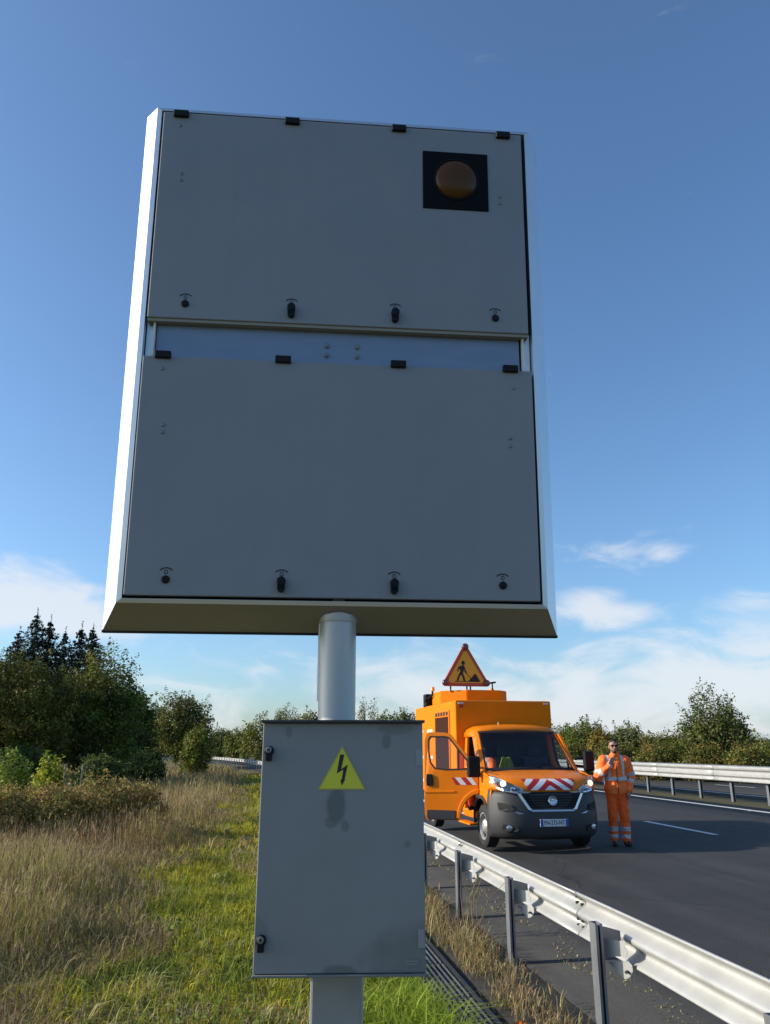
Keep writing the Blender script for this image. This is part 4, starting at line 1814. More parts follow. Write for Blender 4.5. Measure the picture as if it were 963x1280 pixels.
ball(tmp, (0, .022, .046), (.080, .096, .094))
tmp.v = [(p[0], p[1] if p[2] > .055 or p[1] > -.02 else -.02, max(p[2], .03 if p[1] < .02 else -.045)) for p in tmp.v]
b = MB()
b.add([mp @ Vector(p) for p in tmp.v], tmp.f)
fuse(b, 'hair', [M['hair']], pas, .008, 1)

# lime vest hung over the middle seat
vs_ = empty('safety_vest', van.matrix_basis @ Vector((-.14, 1.86, 1.32)), VAN_YAW)
tag(vs_, 'lime yellow safety vest hung over the middle seat inside the van', 'vest')
b = MB()
n = 10
b.grid([[((-.13 + .26 * i / n) * (.62 + .5 * min(1, t * 2.2)), -.015 * math.cos(i * 1.9) - .012 * math.sin(t * 9) + .03 - .05 * t, .17 - .36 * t + .012 * math.sin(i * .9)) for i in range(n + 1)] for t in [k / 9 for k in range(10)]])
b.build('cloth', M['lime'], vs_, smooth='all', solid=.012)
b = MB()
b.grid([[((-.13 + .26 * i / n) * 1.125, -.015 * math.cos(i * 1.9) - .012 * math.sin(t * 9) + .018 - .05 * t, .17 - .36 * t + .012 * math.sin(i * .9)) for i in range(n + 1)] for t in (.62, .76)])
b.build('reflective_band', M['tape'], vs_, smooth='all', solid=.006)

# ---------------------------------------------------------------- plants
def np_mesh(name, V, F, C, m, parent=None):
    """V (n,3) points, F (m,4) faces, C (n,3) own colour of each blade or leaf"""
    me = bpy.data.meshes.new(name)
    nv, nf = len(V), len(F)
    me.vertices.add(nv)
    me.vertices.foreach_set('co', V.astype(np.float32).ravel())
    me.loops.add(nf * 4)
    me.loops.foreach_set('vertex_index', F.astype(np.int32).ravel())
    me.polygons.add(nf)
    me.polygons.foreach_set('loop_start', np.arange(0, nf * 4, 4, dtype=np.int32))
    me.polygons.foreach_set('loop_total', np.full(nf, 4, dtype=np.int32))
    at = me.attributes.new('Col', 'FLOAT_COLOR', 'POINT')
    cc_ = np.ones((nv, 4), dtype=np.float32)
    cc_[:, :3] = np.clip(C, 0, 1)
    at.data.foreach_set('color', cc_.ravel())
    me.update(calc_edges=True)
    me.materials.append(m)
    o = bpy.data.objects.new(name, me)
    col.objects.link(o)
    if parent:
        o.parent = parent
    return o


def pal(n, cols, jit=.18):
    cols = np.array(cols)
    c = cols[rng.integers(0, len(cols), n)]
    return c * (1 + rng.normal(0, jit, (n, 1))) * (1 + rng.normal(0, .05, (n, 3)))


def blade_arrays(P, hgt, wid, lean, C, droop=.35):
    n = len(P)
    az = rng.uniform(0, 2 * np.pi, n)
    face = az + rng.normal(np.pi / 2, .6, n)
    d = np.stack([np.cos(az), np.sin(az), np.zeros(n)], 1)
    s = np.stack([np.cos(face), np.sin(face), np.zeros(n)], 1)
    up_ = np.array([0, 0, 1.0])
    V = np.zeros((n, 6, 3))
    mid = P + up_ * (hgt * .55)[:, None] + d * (hgt * lean * .35)[:, None]
    tip = P + up_ * (hgt * (1 - droop * np.clip(lean, 0, 1.2)))[:, None] + d * (hgt * lean)[:, None]
    for k, (q, w) in enumerate(((P, wid), (mid, wid * .85), (tip, wid * .15))):
        V[:, 2 * k] = q - s * (w / 2)[:, None]
        V[:, 2 * k + 1] = q + s * (w / 2)[:, None]
    base = (np.arange(n) * 6)[:, None]
    F = np.concatenate([base + np.array([[0, 1, 3, 2]]), base + np.array([[2, 3, 5, 4]])], 0)
    CC = np.repeat(C[:, None, :], 6, 1).reshape(-1, 3)
    return V.reshape(-1, 3), F, CC


def join(parts):
    Vs, Fs, Cs, k = [], [], [], 0
    for V, F, C in parts:
        Vs.append(V)
        Fs.append(F + k)
        Cs.append(C)
        k += len(V)
    return np.concatenate(Vs), np.concatenate(Fs), np.concatenate(Cs)


def spots(n, y0, y1, o0, o1, power=1.0, zoff=-.19):
    """points spread over the verge between two offsets from the post line"""
    y = y0 + (y1 - y0) * rng.random(n) ** power
    f0 = o0(y) if callable(o0) else np.full(n, o0)
    f1 = o1(y) if callable(o1) else np.full(n, o1)
    off = f0 + (f1 - f0) * rng.random(n)
    xr = 2.374 - .154 * y - ROAD_K * np.maximum(0, y - ROAD_Y0) ** 2
    x = xr + off
    keep = (np.abs(x) < .56 * y + .7)
    x, y = x[keep], y[keep]
    return np.stack([x, y, np.full(len(x), zoff)], 1)


def patch(P, sc, seed):
    """smooth noise 0..1 over the ground"""
    r_ = np.random.default_rng(seed)
    v = np.zeros(len(P))
    for k in range(5):
        a = r_.uniform(0, 2 * np.pi)
        f = sc * (1.5 ** k) * .6
        v += np.sin((P[:, 0] * np.cos(a) + P[:, 1] * np.sin(a)) * f + r_.uniform(0, 6.3)) / (1.35 ** k)
    return np.clip(.5 + v / 4.2, 0, 1)


GREEN = [(.33, .33, .018), (.42, .395, .024), (.30, .31, .02), (.46, .41, .04), (.23, .25, .02)]
STRAW = [(.46, .38, .17), (.38, .31, .13), (.54, .46, .24), (.30, .24, .10)]
BROWN = [(.36, .25, .11), (.42, .30, .13), (.28, .185, .09), (.48, .355, .14), (.34, .215, .115)]


def bound(y):                               # where the mown strip meets the tall meadow
    return -3.75 + .28 * np.sin(y * .9) + .22 * np.sin(y * 2.3 + 1) + np.clip((y - 12) * .05, 0, 1.0)


# mown green strip, growing in tufts
def tufts(P, per, spread):
    """blades fanning out of tuft centres"""
    n = len(P)
    Q = np.repeat(P, per, 0)
    Q[:, :2] += rng.normal(0, 1, (n * per, 2)) * np.repeat(spread, per)[:, None]
    return Q


parts = []
for (n, y0, y1, h0, h1, w) in ((5600, 3.4, 8.5, .05, .15, .0070), (4800, 8, 15, .06, .17, .0098), (3000, 14, 32, .08, .20, .014), (900, 30, 60, .1, .25, .03)):
    P = spots(n, y0, y1, lambda y: bound(y) - .35, -1.06)
    q = patch(P, 2.2, 3)
    tone = pal(len(P), GREEN, .22)
    dry = rng.random(len(P)) < .14 + .40 * (patch(P, 1.1, 5) > .60)
    tone[dry] = pal(dry.sum(), STRAW)
    dk = patch(P, 3.1, 8) > .76
    tone[dk] = pal(dk.sum(), [(.13, .17, .02), (.10, .14, .02), (.17, .18, .03)])
    big = rng.random(len(P)) < .10
    per = 9
    Q = tufts(P, per, rng.uniform(.012, .05, len(P)) * (w / .0052) ** .5)
    hh = np.repeat(rng.uniform(h0, h1, len(P)) * (.45 + 1.0 * q) * np.where(big, 1.9, 1), per) * rng.uniform(.5, 1.15, len(Q))
    C = np.repeat(tone, per, 0) * (1 + rng.normal(0, .14, (len(Q), 1)))
    parts.append(blade_arrays(Q, hh, rng.uniform(.6, 1.4, len(Q)) * w, rng.uniform(.15, 1.5, len(Q)), C, .42))
# low broad leaves (clover, dandelion) between the blades
P = spots(2600, 3.4, 12, lambda y: bound(y) - .1, -1.1)
P[:, 2] += rng.uniform(.01, .07, len(P))
parts.append(blade_arrays(P, rng.uniform(.02, .06, len(P)), rng.uniform(.018, .04, len(P)), rng.uniform(.8, 1.6, len(P)), pal(len(P), [(.14, .20, .03), (.20, .25, .04), (.26, .28, .06)]), .5))
tag(np_mesh('green_grass', *join(parts), M['grass']), 'short bright green grass strip around the sign post', 'grass', kind='stuff')
# lush long tufts at the grating edge
P = spots(5200, 4.4, 9, -1.75, -1.0)
C = pal(len(P), [(.26, .34, .025), (.31, .38, .04), (.19, .27, .02)])
parts = [blade_arrays(P, rng.uniform(.18, .42, len(P)) * (.5 + .8 * patch(P, 3, 9)), rng.uniform(.006, .010, len(P)), rng.uniform(.3, 1.25, len(P)), C, .45)]
P = spots(1500, 3.4, 12, lambda y: bound(y) + .2, -1.4)
C = pal(len(P), [(.22, .28, .025), (.28, .31, .04)])
parts.append(blade_arrays(P, rng.uniform(.15, .34, len(P)), rng.uniform(.005, .009, len(P)), rng.uniform(.2, 1.0, len(P)), C, .4))
tag(np_mesh('long_grass', *join(parts), M['grass']), 'long lush grass tufts hanging over the drain grating', 'grass', kind='stuff')

# tall dry meadow: stems with seed heads over a lower mat of leaves
parts = []
for (n, y0, y1, w, hs_) in ((26000, 4.2, 9, .0056, 1.0), (36000, 8.5, 17, .0080, 1.0), (34000, 16, 34, .012, 1.05), (16000, 33, 75, .028, 1.1)):
    left = lambda y: -(.60 * y + 2.8) - (2.374 - .154 * y)
    P = spots(n, y0, y1, left, lambda y: bound(y) + .15)
    offb = P[:, 0] - (2.374 - .154 * P[:, 1]) - bound(P[:, 1])
    edge = np.clip(-offb / 1.3, .28, 1)
    q = patch(P, 1.3, 21)
    g_ = patch(P, .8, 33)
    C = pal(len(P), BROWN, .25)
    rd = (patch(P, 1.7, 44) > .58) & (rng.random(len(P)) < .6)
    C[rd] = pal(rd.sum(), [(.17, .105, .07), (.21, .13, .085), (.13, .085, .06)])
    st_ = rng.random(len(P)) < .10 + .45 * patch(P, 1.0, 52)
    C[st_] = pal(st_.sum(), STRAW)
    gr_ = rng.random(len(P)) < .08 + .34 * (g_ > .60)
    C[gr_] = pal(gr_.sum(), [(.28, .28, .05), (.33, .31, .07), (.20, .22, .035)])
    hh = rng.uniform(.22, .70, len(P)) * edge * (.45 + .95 * q) * hs_
    keep = hh > .05
    P, hh, C = P[keep], hh[keep], C[keep]
    parts.append(blade_arrays(P, hh, rng.uniform(.5, 1.3, len(P)) * w, np.abs(rng.normal(.1, .42, len(P))), C, .3))
    k = rng.random(len(P)) < .03                     # long pale bent stalks
    parts.append(blade_arrays(P[k], hh[k] * 1.35, np.full(k.sum(), w * .9), rng.uniform(.3, 1.5, k.sum()), pal(k.sum(), [(.46, .40, .22), (.40, .33, .16)]), .4))
    # seed heads: short wide blades near the top of a third of the stems
    k = rng.random(len(P)) < .22
    P2 = P[k].copy()
    P2[:, 2] += hh[k] * rng.uniform(.72, 1.0, k.sum())
    P2[:, :2] += rng.normal(0, .03, (k.sum(), 2))
    parts.append(blade_arrays(P2, rng.uniform(.04, .16, k.sum()), rng.uniform(.9, 2.4, k.sum()) * w, rng.uniform(.1, .9, k.sum()), pal(k.sum(), [(.25, .18, .10), (.31, .24, .13), (.19, .13, .08)])))
    # under-mat
    m_ = int(n * .55)
    P3 = spots(m_, y0, y1, left, lambda y: bound(y) + .05)
    parts.append(blade_arrays(P3, rng.uniform(.08, .26, len(P3)), rng.uniform(1, 2.0, len(P3)) * w * 1.3, rng.uniform(.3, 1.2, len(P3)), pal(len(P3), [(.25, .22, .07), (.31, .26, .11), (.20, .19, .045), (.26, .19, .10)])))
tag(np_mesh('dry_meadow', *join(parts), M['grass']), 'tall brown seeding meadow grass left of the mown strip', 'grass', kind='stuff')

# dry weeds between the grating and the posts, and along the asphalt edge
parts = []
clumps = [(road(y, o), s) for y, o, s in ((9.8, -.35, 1.2), (9.3, -.42, 1.25), (8.7, -.36, 1.1), (8.25, -.25, 1.0), (7.85, -.33, .85), (7.5, -.18, .75), (6.9, -.34, .8), (6.5, -.25, .9), (6.15, -.22, .95), (5.8, -.28, .9), (5.4, -.12, .9), (5.1, -.30, .8), (10.6, -.3, 1.1), (11.6, -.35, 1.2), (4.9, .05, .7), (12.8, -.3, 1.1))]
for c, s in clumps:
    n = int(random.uniform(120, 300) * s)
    P = np.stack([c.x + rng.normal(0, .10, n), c.y + rng.normal(0, .16, n), np.full(n, -.165)], 1)
    hh = rng.uniform(.06, .30, n) * s * (1.0 if c.y > 8 else .62)
    C = pal(n, STRAW + BROWN + [(.30, .20, .09), (.17, .18, .04), (.14, .13, .05)])
    parts.append(blade_arrays(P, hh, rng.uniform(.004, .008, n), rng.uniform(.1, 1.1, n), C, .3))
    k = rng.random(n) < .16
    P2 = P[k].copy()
    P2[:, 2] += hh[k] * .8
    parts.append(blade_arrays(P2, rng.uniform(.03, .09, k.sum()), rng.uniform(.006, .014, k.sum()), rng.uniform(.2, 1, k.sum()), pal(k.sum(), [(.30, .20, .10), (.36, .26, .14)])))
for (y, o) in ((6.05, -.50), (5.72, -.42)):                 # orange autumn leaves among the weeds
    c = road(y, o)
    P = np.stack([c.x + rng.normal(0, .035, 26), c.y + rng.normal(0, .05, 26), -.14 + rng.uniform(0, .07, 26)], 1)
    parts.append(blade_arrays(P, rng.uniform(.03, .06, 26), rng.uniform(.02, .035, 26), rng.uniform(.3, 1, 26), pal(26, [(.62, .17, .015), (.52, .13, .012)])))
P = spots(1500, 5, 16, .55, .80, zoff=-.135)
P[:, 0] += .12 * np.sin(P[:, 1] * 3)
parts.append(blade_arrays(P, rng.uniform(.01, .045, len(P)), rng.uniform(.006, .016, len(P)), rng.uniform(.3, 1.2, len(P)), pal(len(P), STRAW + [(.16, .15, .05)])))
tag(np_mesh('dry_weeds', *join(parts), M['grass']), 'dry straw-coloured weeds between the drain grating and the guardrail posts', 'weeds', kind='stuff')

# tall wiry weed stalks by the third post
tw = empty('tall_weed', road(8.95, -.10, -.16))
tag(tw, 'tall wiry dried weed leaning beside the guardrail post', 'weed')
b = MB()
for k in range(7):
    a = random.uniform(-.5, .6)
    p0 = Vector((random.uniform(-.08, .08), random.uniform(-.1, .1), 0))
    p1 = p0 + Vector((a * .25, random.uniform(-.1, .1), random.uniform(.3, .45)))
    p2 = p1 + Vector((a * .35 + .05, random.uniform(-.1, .1), random.uniform(.15, .3)))
    b.tube(p0, p1, .005, .004, 5)
    b.tube(p1, p2, .004, .002, 5)
b.build('stem', mat('dry_stem', (.20, .15, .07), .9, vary=.2, scale=20), tw)
nl = 44
P = np.stack([rng.normal(.04, .09, nl), rng.normal(0, .06, nl), rng.uniform(.05, .45, nl)], 1)
V, F, C = blade_arrays(P, rng.uniform(.03, .06, nl), rng.uniform(.006, .014, nl), rng.uniform(.3, 1.2, nl), pal(nl, [(.16, .17, .04), (.24, .20, .06), (.12, .13, .03)]))
np_mesh('leaves', V, F, C, M['leaf'], tw)


def leaf_arrays(P, N_, size, C):
    """one folded quad per leaf: P centre, N_ rough facing"""
    n = len(P)
    N_ = N_ + rng.normal(0, .75, (n, 3))
    N_ /= np.linalg.norm(N_, axis=1)[:, None] + 1e-9
    a = np.cross(N_, rng.normal(0, 1, (n, 3)))
    a /= np.linalg.norm(a, axis=1)[:, None] + 1e-9
    c = np.cross(N_, a)
    s = size[:, None]
    V = np.stack([P - a * s * .6, P - c * s * .34 + N_ * s * .08, P + a * s * .6, P + c * s * .34 + N_ * s * .08], 1)
    F = (np.arange(n) * 4)[:, None] + np.array([[0, 1, 2, 3]])
    return V.reshape(-1, 3), F, np.repeat(C[:, None, :], 4, 1).reshape(-1, 3)


def trunk_mesh(parent, hgt, r, limbs, m=None):
    b = MB()
    bend = [Vector((0, 0, -.3)), Vector((random.uniform(-.1, .1) * r * 3, random.uniform(-.1, .1) * r * 3, hgt * .4)), Vector((random.uniform(-.3, .3) * r * 3, 0, hgt * .85))]
    b.tube(bend[0], bend[1], r, r * .7, 9)
    b.tube(bend[1], bend[2], r * .7, r * .22, 9)
    for e in limbs:
        e = Vector(e)
        t = min(.95, max(.15, (e.z / hgt) * .6))
        s = bend[0].lerp(bend[1], t / .45) if t < .45 else bend[1].lerp(bend[2], (t - .45) / .55)
        mid = s.lerp(e, .55) + Vector((0, 0, -.06 * (e - s).length))
        b.tube(s, mid, r * .30, r * .17, 6)
        b.tube(mid, e, r * .17, r * .05, 6)
    return b.build('trunk', m or M['bark'], parent)


def broadleaf(name, label, cat, base, hgt, rx, ry, cols, seed, n_spray=150, n_leaf=34, leaf=.16, low=.12, shape='round', group=None, sprig=.5, open_=.0, trunk_r=None, shoots=.10):
    """crown of leafy sprays running out from the limbs to an uneven envelope"""
    global rng
    rng = np.random.default_rng(seed)
    random.seed(seed)
    root = empty(name, base)
    tag(root, label, cat, group)
    n_spray, n_leaf = int(n_spray * 1.35), int(n_leaf * 1.35)
    zc = hgt * (low + (1 - low) * .48)
    rz = hgt * (1 - low) * .52
    lob = rng.normal(0, 1, (9, 3))
    lob /= np.linalg.norm(lob, axis=1)[:, None]
    amp = rng.uniform(-.26, .30, 9)
    d = rng.normal(0, 1, (n_spray, 3))
    d[:, 2] = d[:, 2] * .9 + .18
    d /= np.linalg.norm(d, axis=1)[:, None]
    env = 1 + (np.maximum(0, d @ lob.T - .55) * amp[None, :] * 2.2).sum(1)
    if shape == 'cone':
        env *= np.where(d[:, 2] > 0, 1.0 - .38 * (1 - d[:, 2]) * d[:, 2] * 2, 1.05)
    reach = env * rng.uniform(.62, 1.06, n_spray) ** .7
    shoot = rng.random(n_spray) < shoots
    reach = np.where(shoot, reach * rng.uniform(1.08, 1.34, n_spray), reach)
    S_ = np.array([rx, ry, rz])
    end = d * S_ * reach[:, None] + np.array([0, 0, zc])
    end[:, 2] = np.maximum(end[:, 2], .10 * hgt * rng.random(n_spray))
    start = d * S_ * (reach * (1 - sprig))[:, None] + np.array([0, 0, zc - .10 * rz])
    t = rng.random((n_spray, n_leaf)) ** (.75)
    P = start[:, None, :] + (end - start)[:, None, :] * t[..., None]
    spread = (rx * .15) * (1.12 - t)[..., None] + leaf * .32
    spread = np.where(shoot[:, None, None], spread * .55, spread)
    P = P + rng.normal(0, 1, P.shape) * spread
    N_ = np.repeat(d[:, None, :], n_leaf, 1)
    N_ = N_ * .6 + np.array([0, 0, .5])
    tone = pal(n_spray, np.array(cols) * np.array([1.85, 1.72, 1.5]), .14)
    C = tone[:, None, :] * (1 + rng.normal(0, .16, (n_spray, n_leaf, 1)))
    P, N_, C = P.reshape(-1, 3), N_.reshape(-1, 3), C.reshape(-1, 3)
    ok = P[:, 2] > .02
    if open_:
        ok &= rng.random(len(P)) > open_
    P, N_, C = P[ok], N_[ok], C[ok]
    V, F, CC = leaf_arrays(P, N_, rng.uniform(.6, 1.3, len(P)) * leaf * .72, C)
    np_mesh('crown', V, F, CC, M['leaf'], root)
    lim = end[rng.permutation(n_spray)[:14]] * .9
    lim[:, 2] = np.maximum(lim[:, 2], hgt * .2)
    trunk_mesh(root, hgt, trunk_r or max(.05, hgt * .022), lim.tolist())
    return root


def conifer(label, base, hgt, rad, seed, cols):
    global rng
    rng = np.random.default_rng(seed)
    random.seed(seed)
    root = empty('conifer_tree', base)
    tag(root, label, 'tree', 'dark conifers above the left woodland')
    parts = []
    nw = int(hgt * 3.4)
    for w in range(nw):
        f = (w + rng.uniform(-.3, .3)) / nw
        z = hgt * (.12 + .86 * f)
        r_ = 2.7 * rad * (1 - f) ** .9 * rng.uniform(.75, 1.15) + .12
        nb = max(5, int(16 * (1 - f) + 5))
        for k in range(nb):
            a = rng.uniform(0, 2 * np.pi)
            L = r_ * rng.uniform(.7, 1.1)
            m_ = max(9, int(22 * L / rad) + 9)
            t = rng.random(m_)
            P = np.stack([np.cos(a) * L * t, np.sin(a) * L * t, z + L * (-.42 * t + .30 * t * t)], 1)
            wd = .26 * L * (1 - t) + .09
            P += np.stack([-np.sin(a) * rng.normal(0, 1, m_) * wd * .55, np.cos(a) * rng.normal(0, 1, m_) * wd * .55, -np.abs(rng.normal(0, 1, m_)) * .13], 1)
            N_ = np.tile(np.array([np.cos(a) * .4, np.sin(a) * .4, 1.0]), (m_, 1))
            parts.append(leaf_arrays(P, N_, rng.uniform(.14, .30, m_), pal(m_, cols)))
    m_ = 40
    P = np.stack([rng.normal(0, .04, m_), rng.normal(0, .04, m_), hgt * rng.uniform(.93, 1.02, m_)], 1)
    parts.append(leaf_arrays(P, np.tile(np.array([0., 1, 0]), (m_, 1)), rng.uniform(.08, .16, m_), pal(m_, cols)))
    np_mesh('crown', *join(parts), M['needle'], root)
    b = MB()
    b.tube((0, 0, -.3), (0, 0, hgt * .97), hgt * .014, .02, 8)
    b.build('trunk', M['bark'], root)
    return root


def at(px, y):                              # ground point below a bearing, y metres ahead
    return ((px - 481.5) / 960.0 * (y * .956 - .5), y, -.2)


def top_z(py, y):
    p = R(17.1)
    q = (py - 640) / 960.0
    return CAM_H + y * (math.sin(p) - q * math.cos(p)) / (math.cos(p) + q * math.sin(p)) + .2


DARKC = [(.020, .034, .020), (.027, .042, .024), (.016, .028, .017)]
for (px, py, y, rad, sd, lb) in ((2, 786, 82, 2.6, 1, 'dark conifer at the left edge of the photo behind the woodland'),
                                 (22, 763, 80, 2.9, 2, 'tallest dark conifer rising above the left woodland'),
                                 (41, 771, 81, 2.8, 3, 'second tallest dark conifer, just right of the tallest one'),
                                 (62, 786, 84, 2.6, 4, 'lower dark conifer in the dip between two conifer pairs'),
                                 (83, 780, 80, 2.5, 5, 'dark conifer second from the right in the conifer row'),
                                 (98, 781, 78, 2.3, 6, 'rightmost slender conifer above the feathery broadleaf tree')):
    conifer(lb, at(px, y), top_z(py, y), rad, sd, DARKC)

OLIVE = [(.075, .085, .016), (.095, .098, .020), (.060, .070, .014), (.115, .105, .026)]
DEEP = [(.036, .058, .014), (.048, .072, .016), (.028, .046, .012), (.058, .080, .018)]
FRESH = [(.075, .110, .016), (.095, .130, .020), (.060, .090, .014)]
AUTUMN = [(.085, .090, .022), (.12, .105, .026), (.065, .080, .018), (.14, .10, .03)]
HEDGE = [(.070, .085, .022), (.085, .098, .026), (.055, .070, .018), (.10, .095, .03)]
GREY = [(.085, .10, .045), (.105, .12, .055), (.07, .085, .035)]


def bl(name, label, cat, px, py, y, wpx, cols, seed, **k):
    hgt = top_z(py, y)
    rx = wpx / 960.0 * (y * .956) / 2
    return broadleaf(name, label, cat, at(px, y), hgt, rx, k.pop('ry', rx * .9), cols, seed, **k)


WL_ = 'left woodland trees'
bl('broadleaf_tree', 'olive broadleaf tree cut by the left edge of the photo', 'tree', -18, 812, 44, 110, OLIVE, 31, n_spray=260, n_leaf=44, leaf=.20, low=.02, group=WL_)
bl('broadleaf_tree', 'yellow-olive broadleaf tree below the two tallest conifers', 'tree', 42, 832, 43, 105, OLIVE, 32, n_spray=260, n_leaf=44, leaf=.19, low=.02, group=WL_)
bl('broadleaf_tree', 'dark green broadleaf tree with feathery upright shoots at its top', 'tree', 118, 812, 46, 112, DEEP + FRESH + OLIVE, 33, n_spray=300, n_leaf=46, leaf=.20, low=.02, group=WL_, sprig=.55)
bl('broadleaf_tree', 'dark shaded broadleaf tree at the right end of the left woodland', 'tree', 152, 850, 50, 80, DEEP, 34, n_spray=220, n_leaf=42, leaf=.20, low=.02, group=WL_)
bl('broadleaf_tree', 'low dark tree in the gap left of the lone round tree', 'tree', 186, 880, 64, 42, DEEP, 35, n_spray=130, n_leaf=34, leaf=.24, low=.02, group=WL_)
bl('broadleaf_tree', 'lone round green tree on the skyline left of the cabinet', 'tree', 226, 866, 60, 74, DEEP + OLIVE, 36, n_spray=240, n_leaf=42, leaf=.20, low=.06)
bl('shrub', 'small yellow-green bush at the foot of the lone round tree', 'bush', 243, 903, 55, 44, FRESH + OLIVE, 37, n_spray=120, n_leaf=34, leaf=.17, low=.0)
bl('shrub', 'dark shaded bush below the woodland beside the meadow', 'bush', 122, 941, 34, 60, DEEP, 38, n_spray=120, n_leaf=34, leaf=.16, low=.0, ry=1.4)
bl('shrub', 'dark low bush between the woodland and the lone tree', 'bush', 178, 936, 40, 56, DEEP, 39, n_spray=110, n_leaf=34, leaf=.17, low=.0, ry=1.4)
bl('shrub', 'shaded undergrowth bush at the left edge under the woodland', 'bush', 22, 930, 38, 90, DEEP, 40, n_spray=160, n_leaf=34, leaf=.17, low=.0, ry=1.5)
bl('shrub', 'bright leafy sapling at the left edge behind the brambles', 'bush', 12, 939, 21, 62, [(.12, .165, .03), (.15, .19, .04), (.09, .13, .025)], 41, n_spray=90, n_leaf=30, leaf=.10, low=.0, ry=.5)
bl('shrub', 'yellow-green leafy sapling standing above the bramble bank', 'bush', 54, 936, 20.5, 36, [(.17, .21, .02), (.21, .24, .03), (.12, .16, .02)], 42, n_spray=70, n_leaf=26, leaf=.10, low=.0, ry=.4)
for (x, y, hh_, r_, sd) in ((-27.5, 42.5, 10.5, 4.2, 141), (-29.0, 48, 11.5, 4.6, 142), (-26, 36.5, 7.5, 3.2, 143)):
    broadleaf('broadleaf_tree', {141: 'middle woodland tree standing beyond the left edge of the photo', 142: 'farthest and tallest woodland tree beyond the left edge of the photo', 143: 'nearest and smallest woodland tree beyond the left edge of the photo'}[sd], 'tree', (x, y, -.2), hh_, r_, r_, OLIVE + DEEP, sd, n_spray=200, n_leaf=36, leaf=.26, low=.02, group='woodland trees beyond the left edge')
# bramble bank
BR = [(.17, .135, .050), (.21, .16, .055), (.13, .12, .04), (.11, .12, .03), (.22, .15, .06)]
for i, (px, py, y, w) in enumerate(((-14, 981, 17.0, 120), (48, 979, 17.5, 130), (112, 977, 18.0, 120), (165, 982, 18.5, 80))):
    bl('bramble', ('reddish bramble mound at the left edge of the meadow', 'bramble mound below the two bright saplings', 'largest bramble mound, tinged brown, right of the bright saplings', 'small bramble mound at the right end of the bramble bank')[i], 'bramble', px, py, y, w, BR, 50 + i,
       n_spray=170, n_leaf=34, leaf=.075, low=.0, ry=.8, group='brambles at the back of the meadow', sprig=.4)
for x, lb in ((77, 'grey wooden stake left of the pair below the woodland'), (99, 'grey wooden stake right of the pair below the woodland')):
    p = at(x, 30)
    sk_ = MB()
    sk_.tube((0, 0, 0), (.03, 0, 1.35), .035, .03, 7)
    sk_.box((.015, -.036, 1.1), (.03, .012, .03))
    o = sk_.build('fence_stake', M['wood_grey'])
    o.location = p
    tag(o, lb, 'stake', 'stakes below the woodland')

# far hedgerow beyond the bend, seen left of and above the cabinet
FH = 'far hedgerow beyond the bend'
for i, (px, py, y, w, c, lb) in enumerate(((276, 905, 118, 40, DEEP, 'dark far bush just right of the lone round tree'),
                                           (298, 908, 104, 44, FRESH + HEDGE, 'sunlit far bush above the bend in the guardrail'),
                                           (322, 898, 98, 46, FRESH + OLIVE, 'taller sunlit far bush touching the left edge of the cabinet'),
                                           (355, 884, 110, 36, GREY, 'pale thin far tree above the left part of the cabinet'),
                                           (386, 885, 100, 40, OLIVE, 'rounded far bush left of the pole above the cabinet'),
                                           (418, 893, 96, 46, HEDGE, 'far bush hidden behind the pole'),
                                           (478, 893, 92, 44, HEDGE, 'low far bush between the thin tree and the van'),
                                           (505, 884, 84, 50, DEEP, 'dark round far tree left of the van box'))):
    bl('broadleaf_tree' if 'tree' in lb else 'shrub', lb, 'tree' if 'tree' in lb else 'bush', px, py, y, w, c, 60 + i, n_spray=110, n_leaf=30, leaf=.30, low=.0, group=FH)
bl('broadleaf_tree', 'thin airy far tree just right of the pole', 'tree', 455, 866, 88, 34, GREY, 70, n_spray=60, n_leaf=20, leaf=.24, low=.05, open_=.35, group=FH)
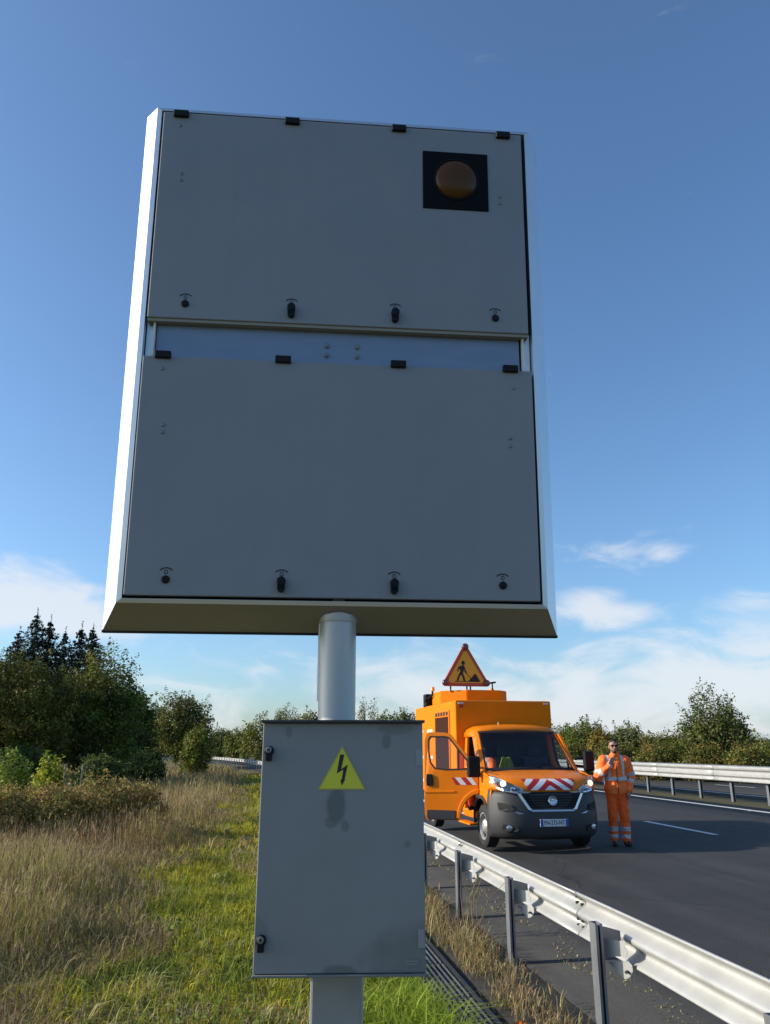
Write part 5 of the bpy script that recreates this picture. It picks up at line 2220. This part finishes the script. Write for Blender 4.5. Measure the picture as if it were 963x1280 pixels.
for i, (px, py, y, w) in enumerate(((560, 900, 80, 60), (610, 900, 76, 60), (655, 898, 66, 60))):
    bl('shrub', ('roadside bush behind the rear of the van', 'roadside bush behind the van roof', 'roadside bush behind the van windscreen')[i], 'bush', px, py, y, w, HEDGE, 75 + i, n_spray=90, n_leaf=26, leaf=.26, low=.0, group='bushes behind the van')

# roadside hedge beyond the far carriageway
RH = 'hedge beyond the far carriageway'
for i, (px, py, y, w, c, lb, kw) in enumerate((
        (706, 898, 58, 52, HEDGE + FRESH, 'green hedge bush just right of the van box', {}),
        (734, 893, 54, 56, HEDGE + FRESH, 'dense green hedge bush above the van mirror', {}),
        (752, 905, 52, 34, [(.16, .125, .03), (.13, .11, .025), (.10, .095, .02)], 'yellowing hedge bush left of the standing man', {}),
        (768, 912, 60, 40, DEEP, 'dark hedge bush behind the standing man', {}),
        (790, 892, 52, 56, GREY + HEDGE, 'grey-green hedge bush with thin shoots right of the man', dict(open_=.15, sprig=.6)),
        (826, 908, 50, 60, AUTUMN, 'brownish hedge bush between the man and the tall tree', {}),
        (858, 905, 49, 56, HEDGE, 'low green hedge bush left of the tall tree', {}),
        (942, 906, 45, 60, HEDGE + GREY, 'green hedge bush right of the tall tree', {}),
        (985, 912, 43, 70, HEDGE, 'hedge bush cut by the right edge of the photo', {}))):
    bl('shrub', lb, 'bush', px, py + 9, y, w, c, 80 + i, n_spray=210, n_leaf=38, leaf=.17, low=.0, group=RH, **kw)
for i, (px, y, w) in enumerate(((720, 50, 60), (775, 48, 64), (830, 46, 64), (885, 44, 66), (940, 42, 66))):
    bl('shrub', ('low hedge bush at barrier height right of the van', 'low hedge bush at barrier height behind the man', 'low hedge bush under the brownish bush', 'low hedge bush under the tall tree', 'low hedge bush at the right edge above the barrier')[i], 'bush', px, 926, y, w, HEDGE + AUTUMN, 95 + i, n_spray=150, n_leaf=34, leaf=.14, low=.0, ry=1.0, group='low bushes in front of the hedge')
bl('broadleaf_tree', 'tall spiky green tree standing above the hedge at the right', 'tree', 897, 868, 46, 104, HEDGE + DEEP + GREY, 110, n_spray=300, n_leaf=42, leaf=.17, low=.0, shape='cone', sprig=.50, shoots=.22)
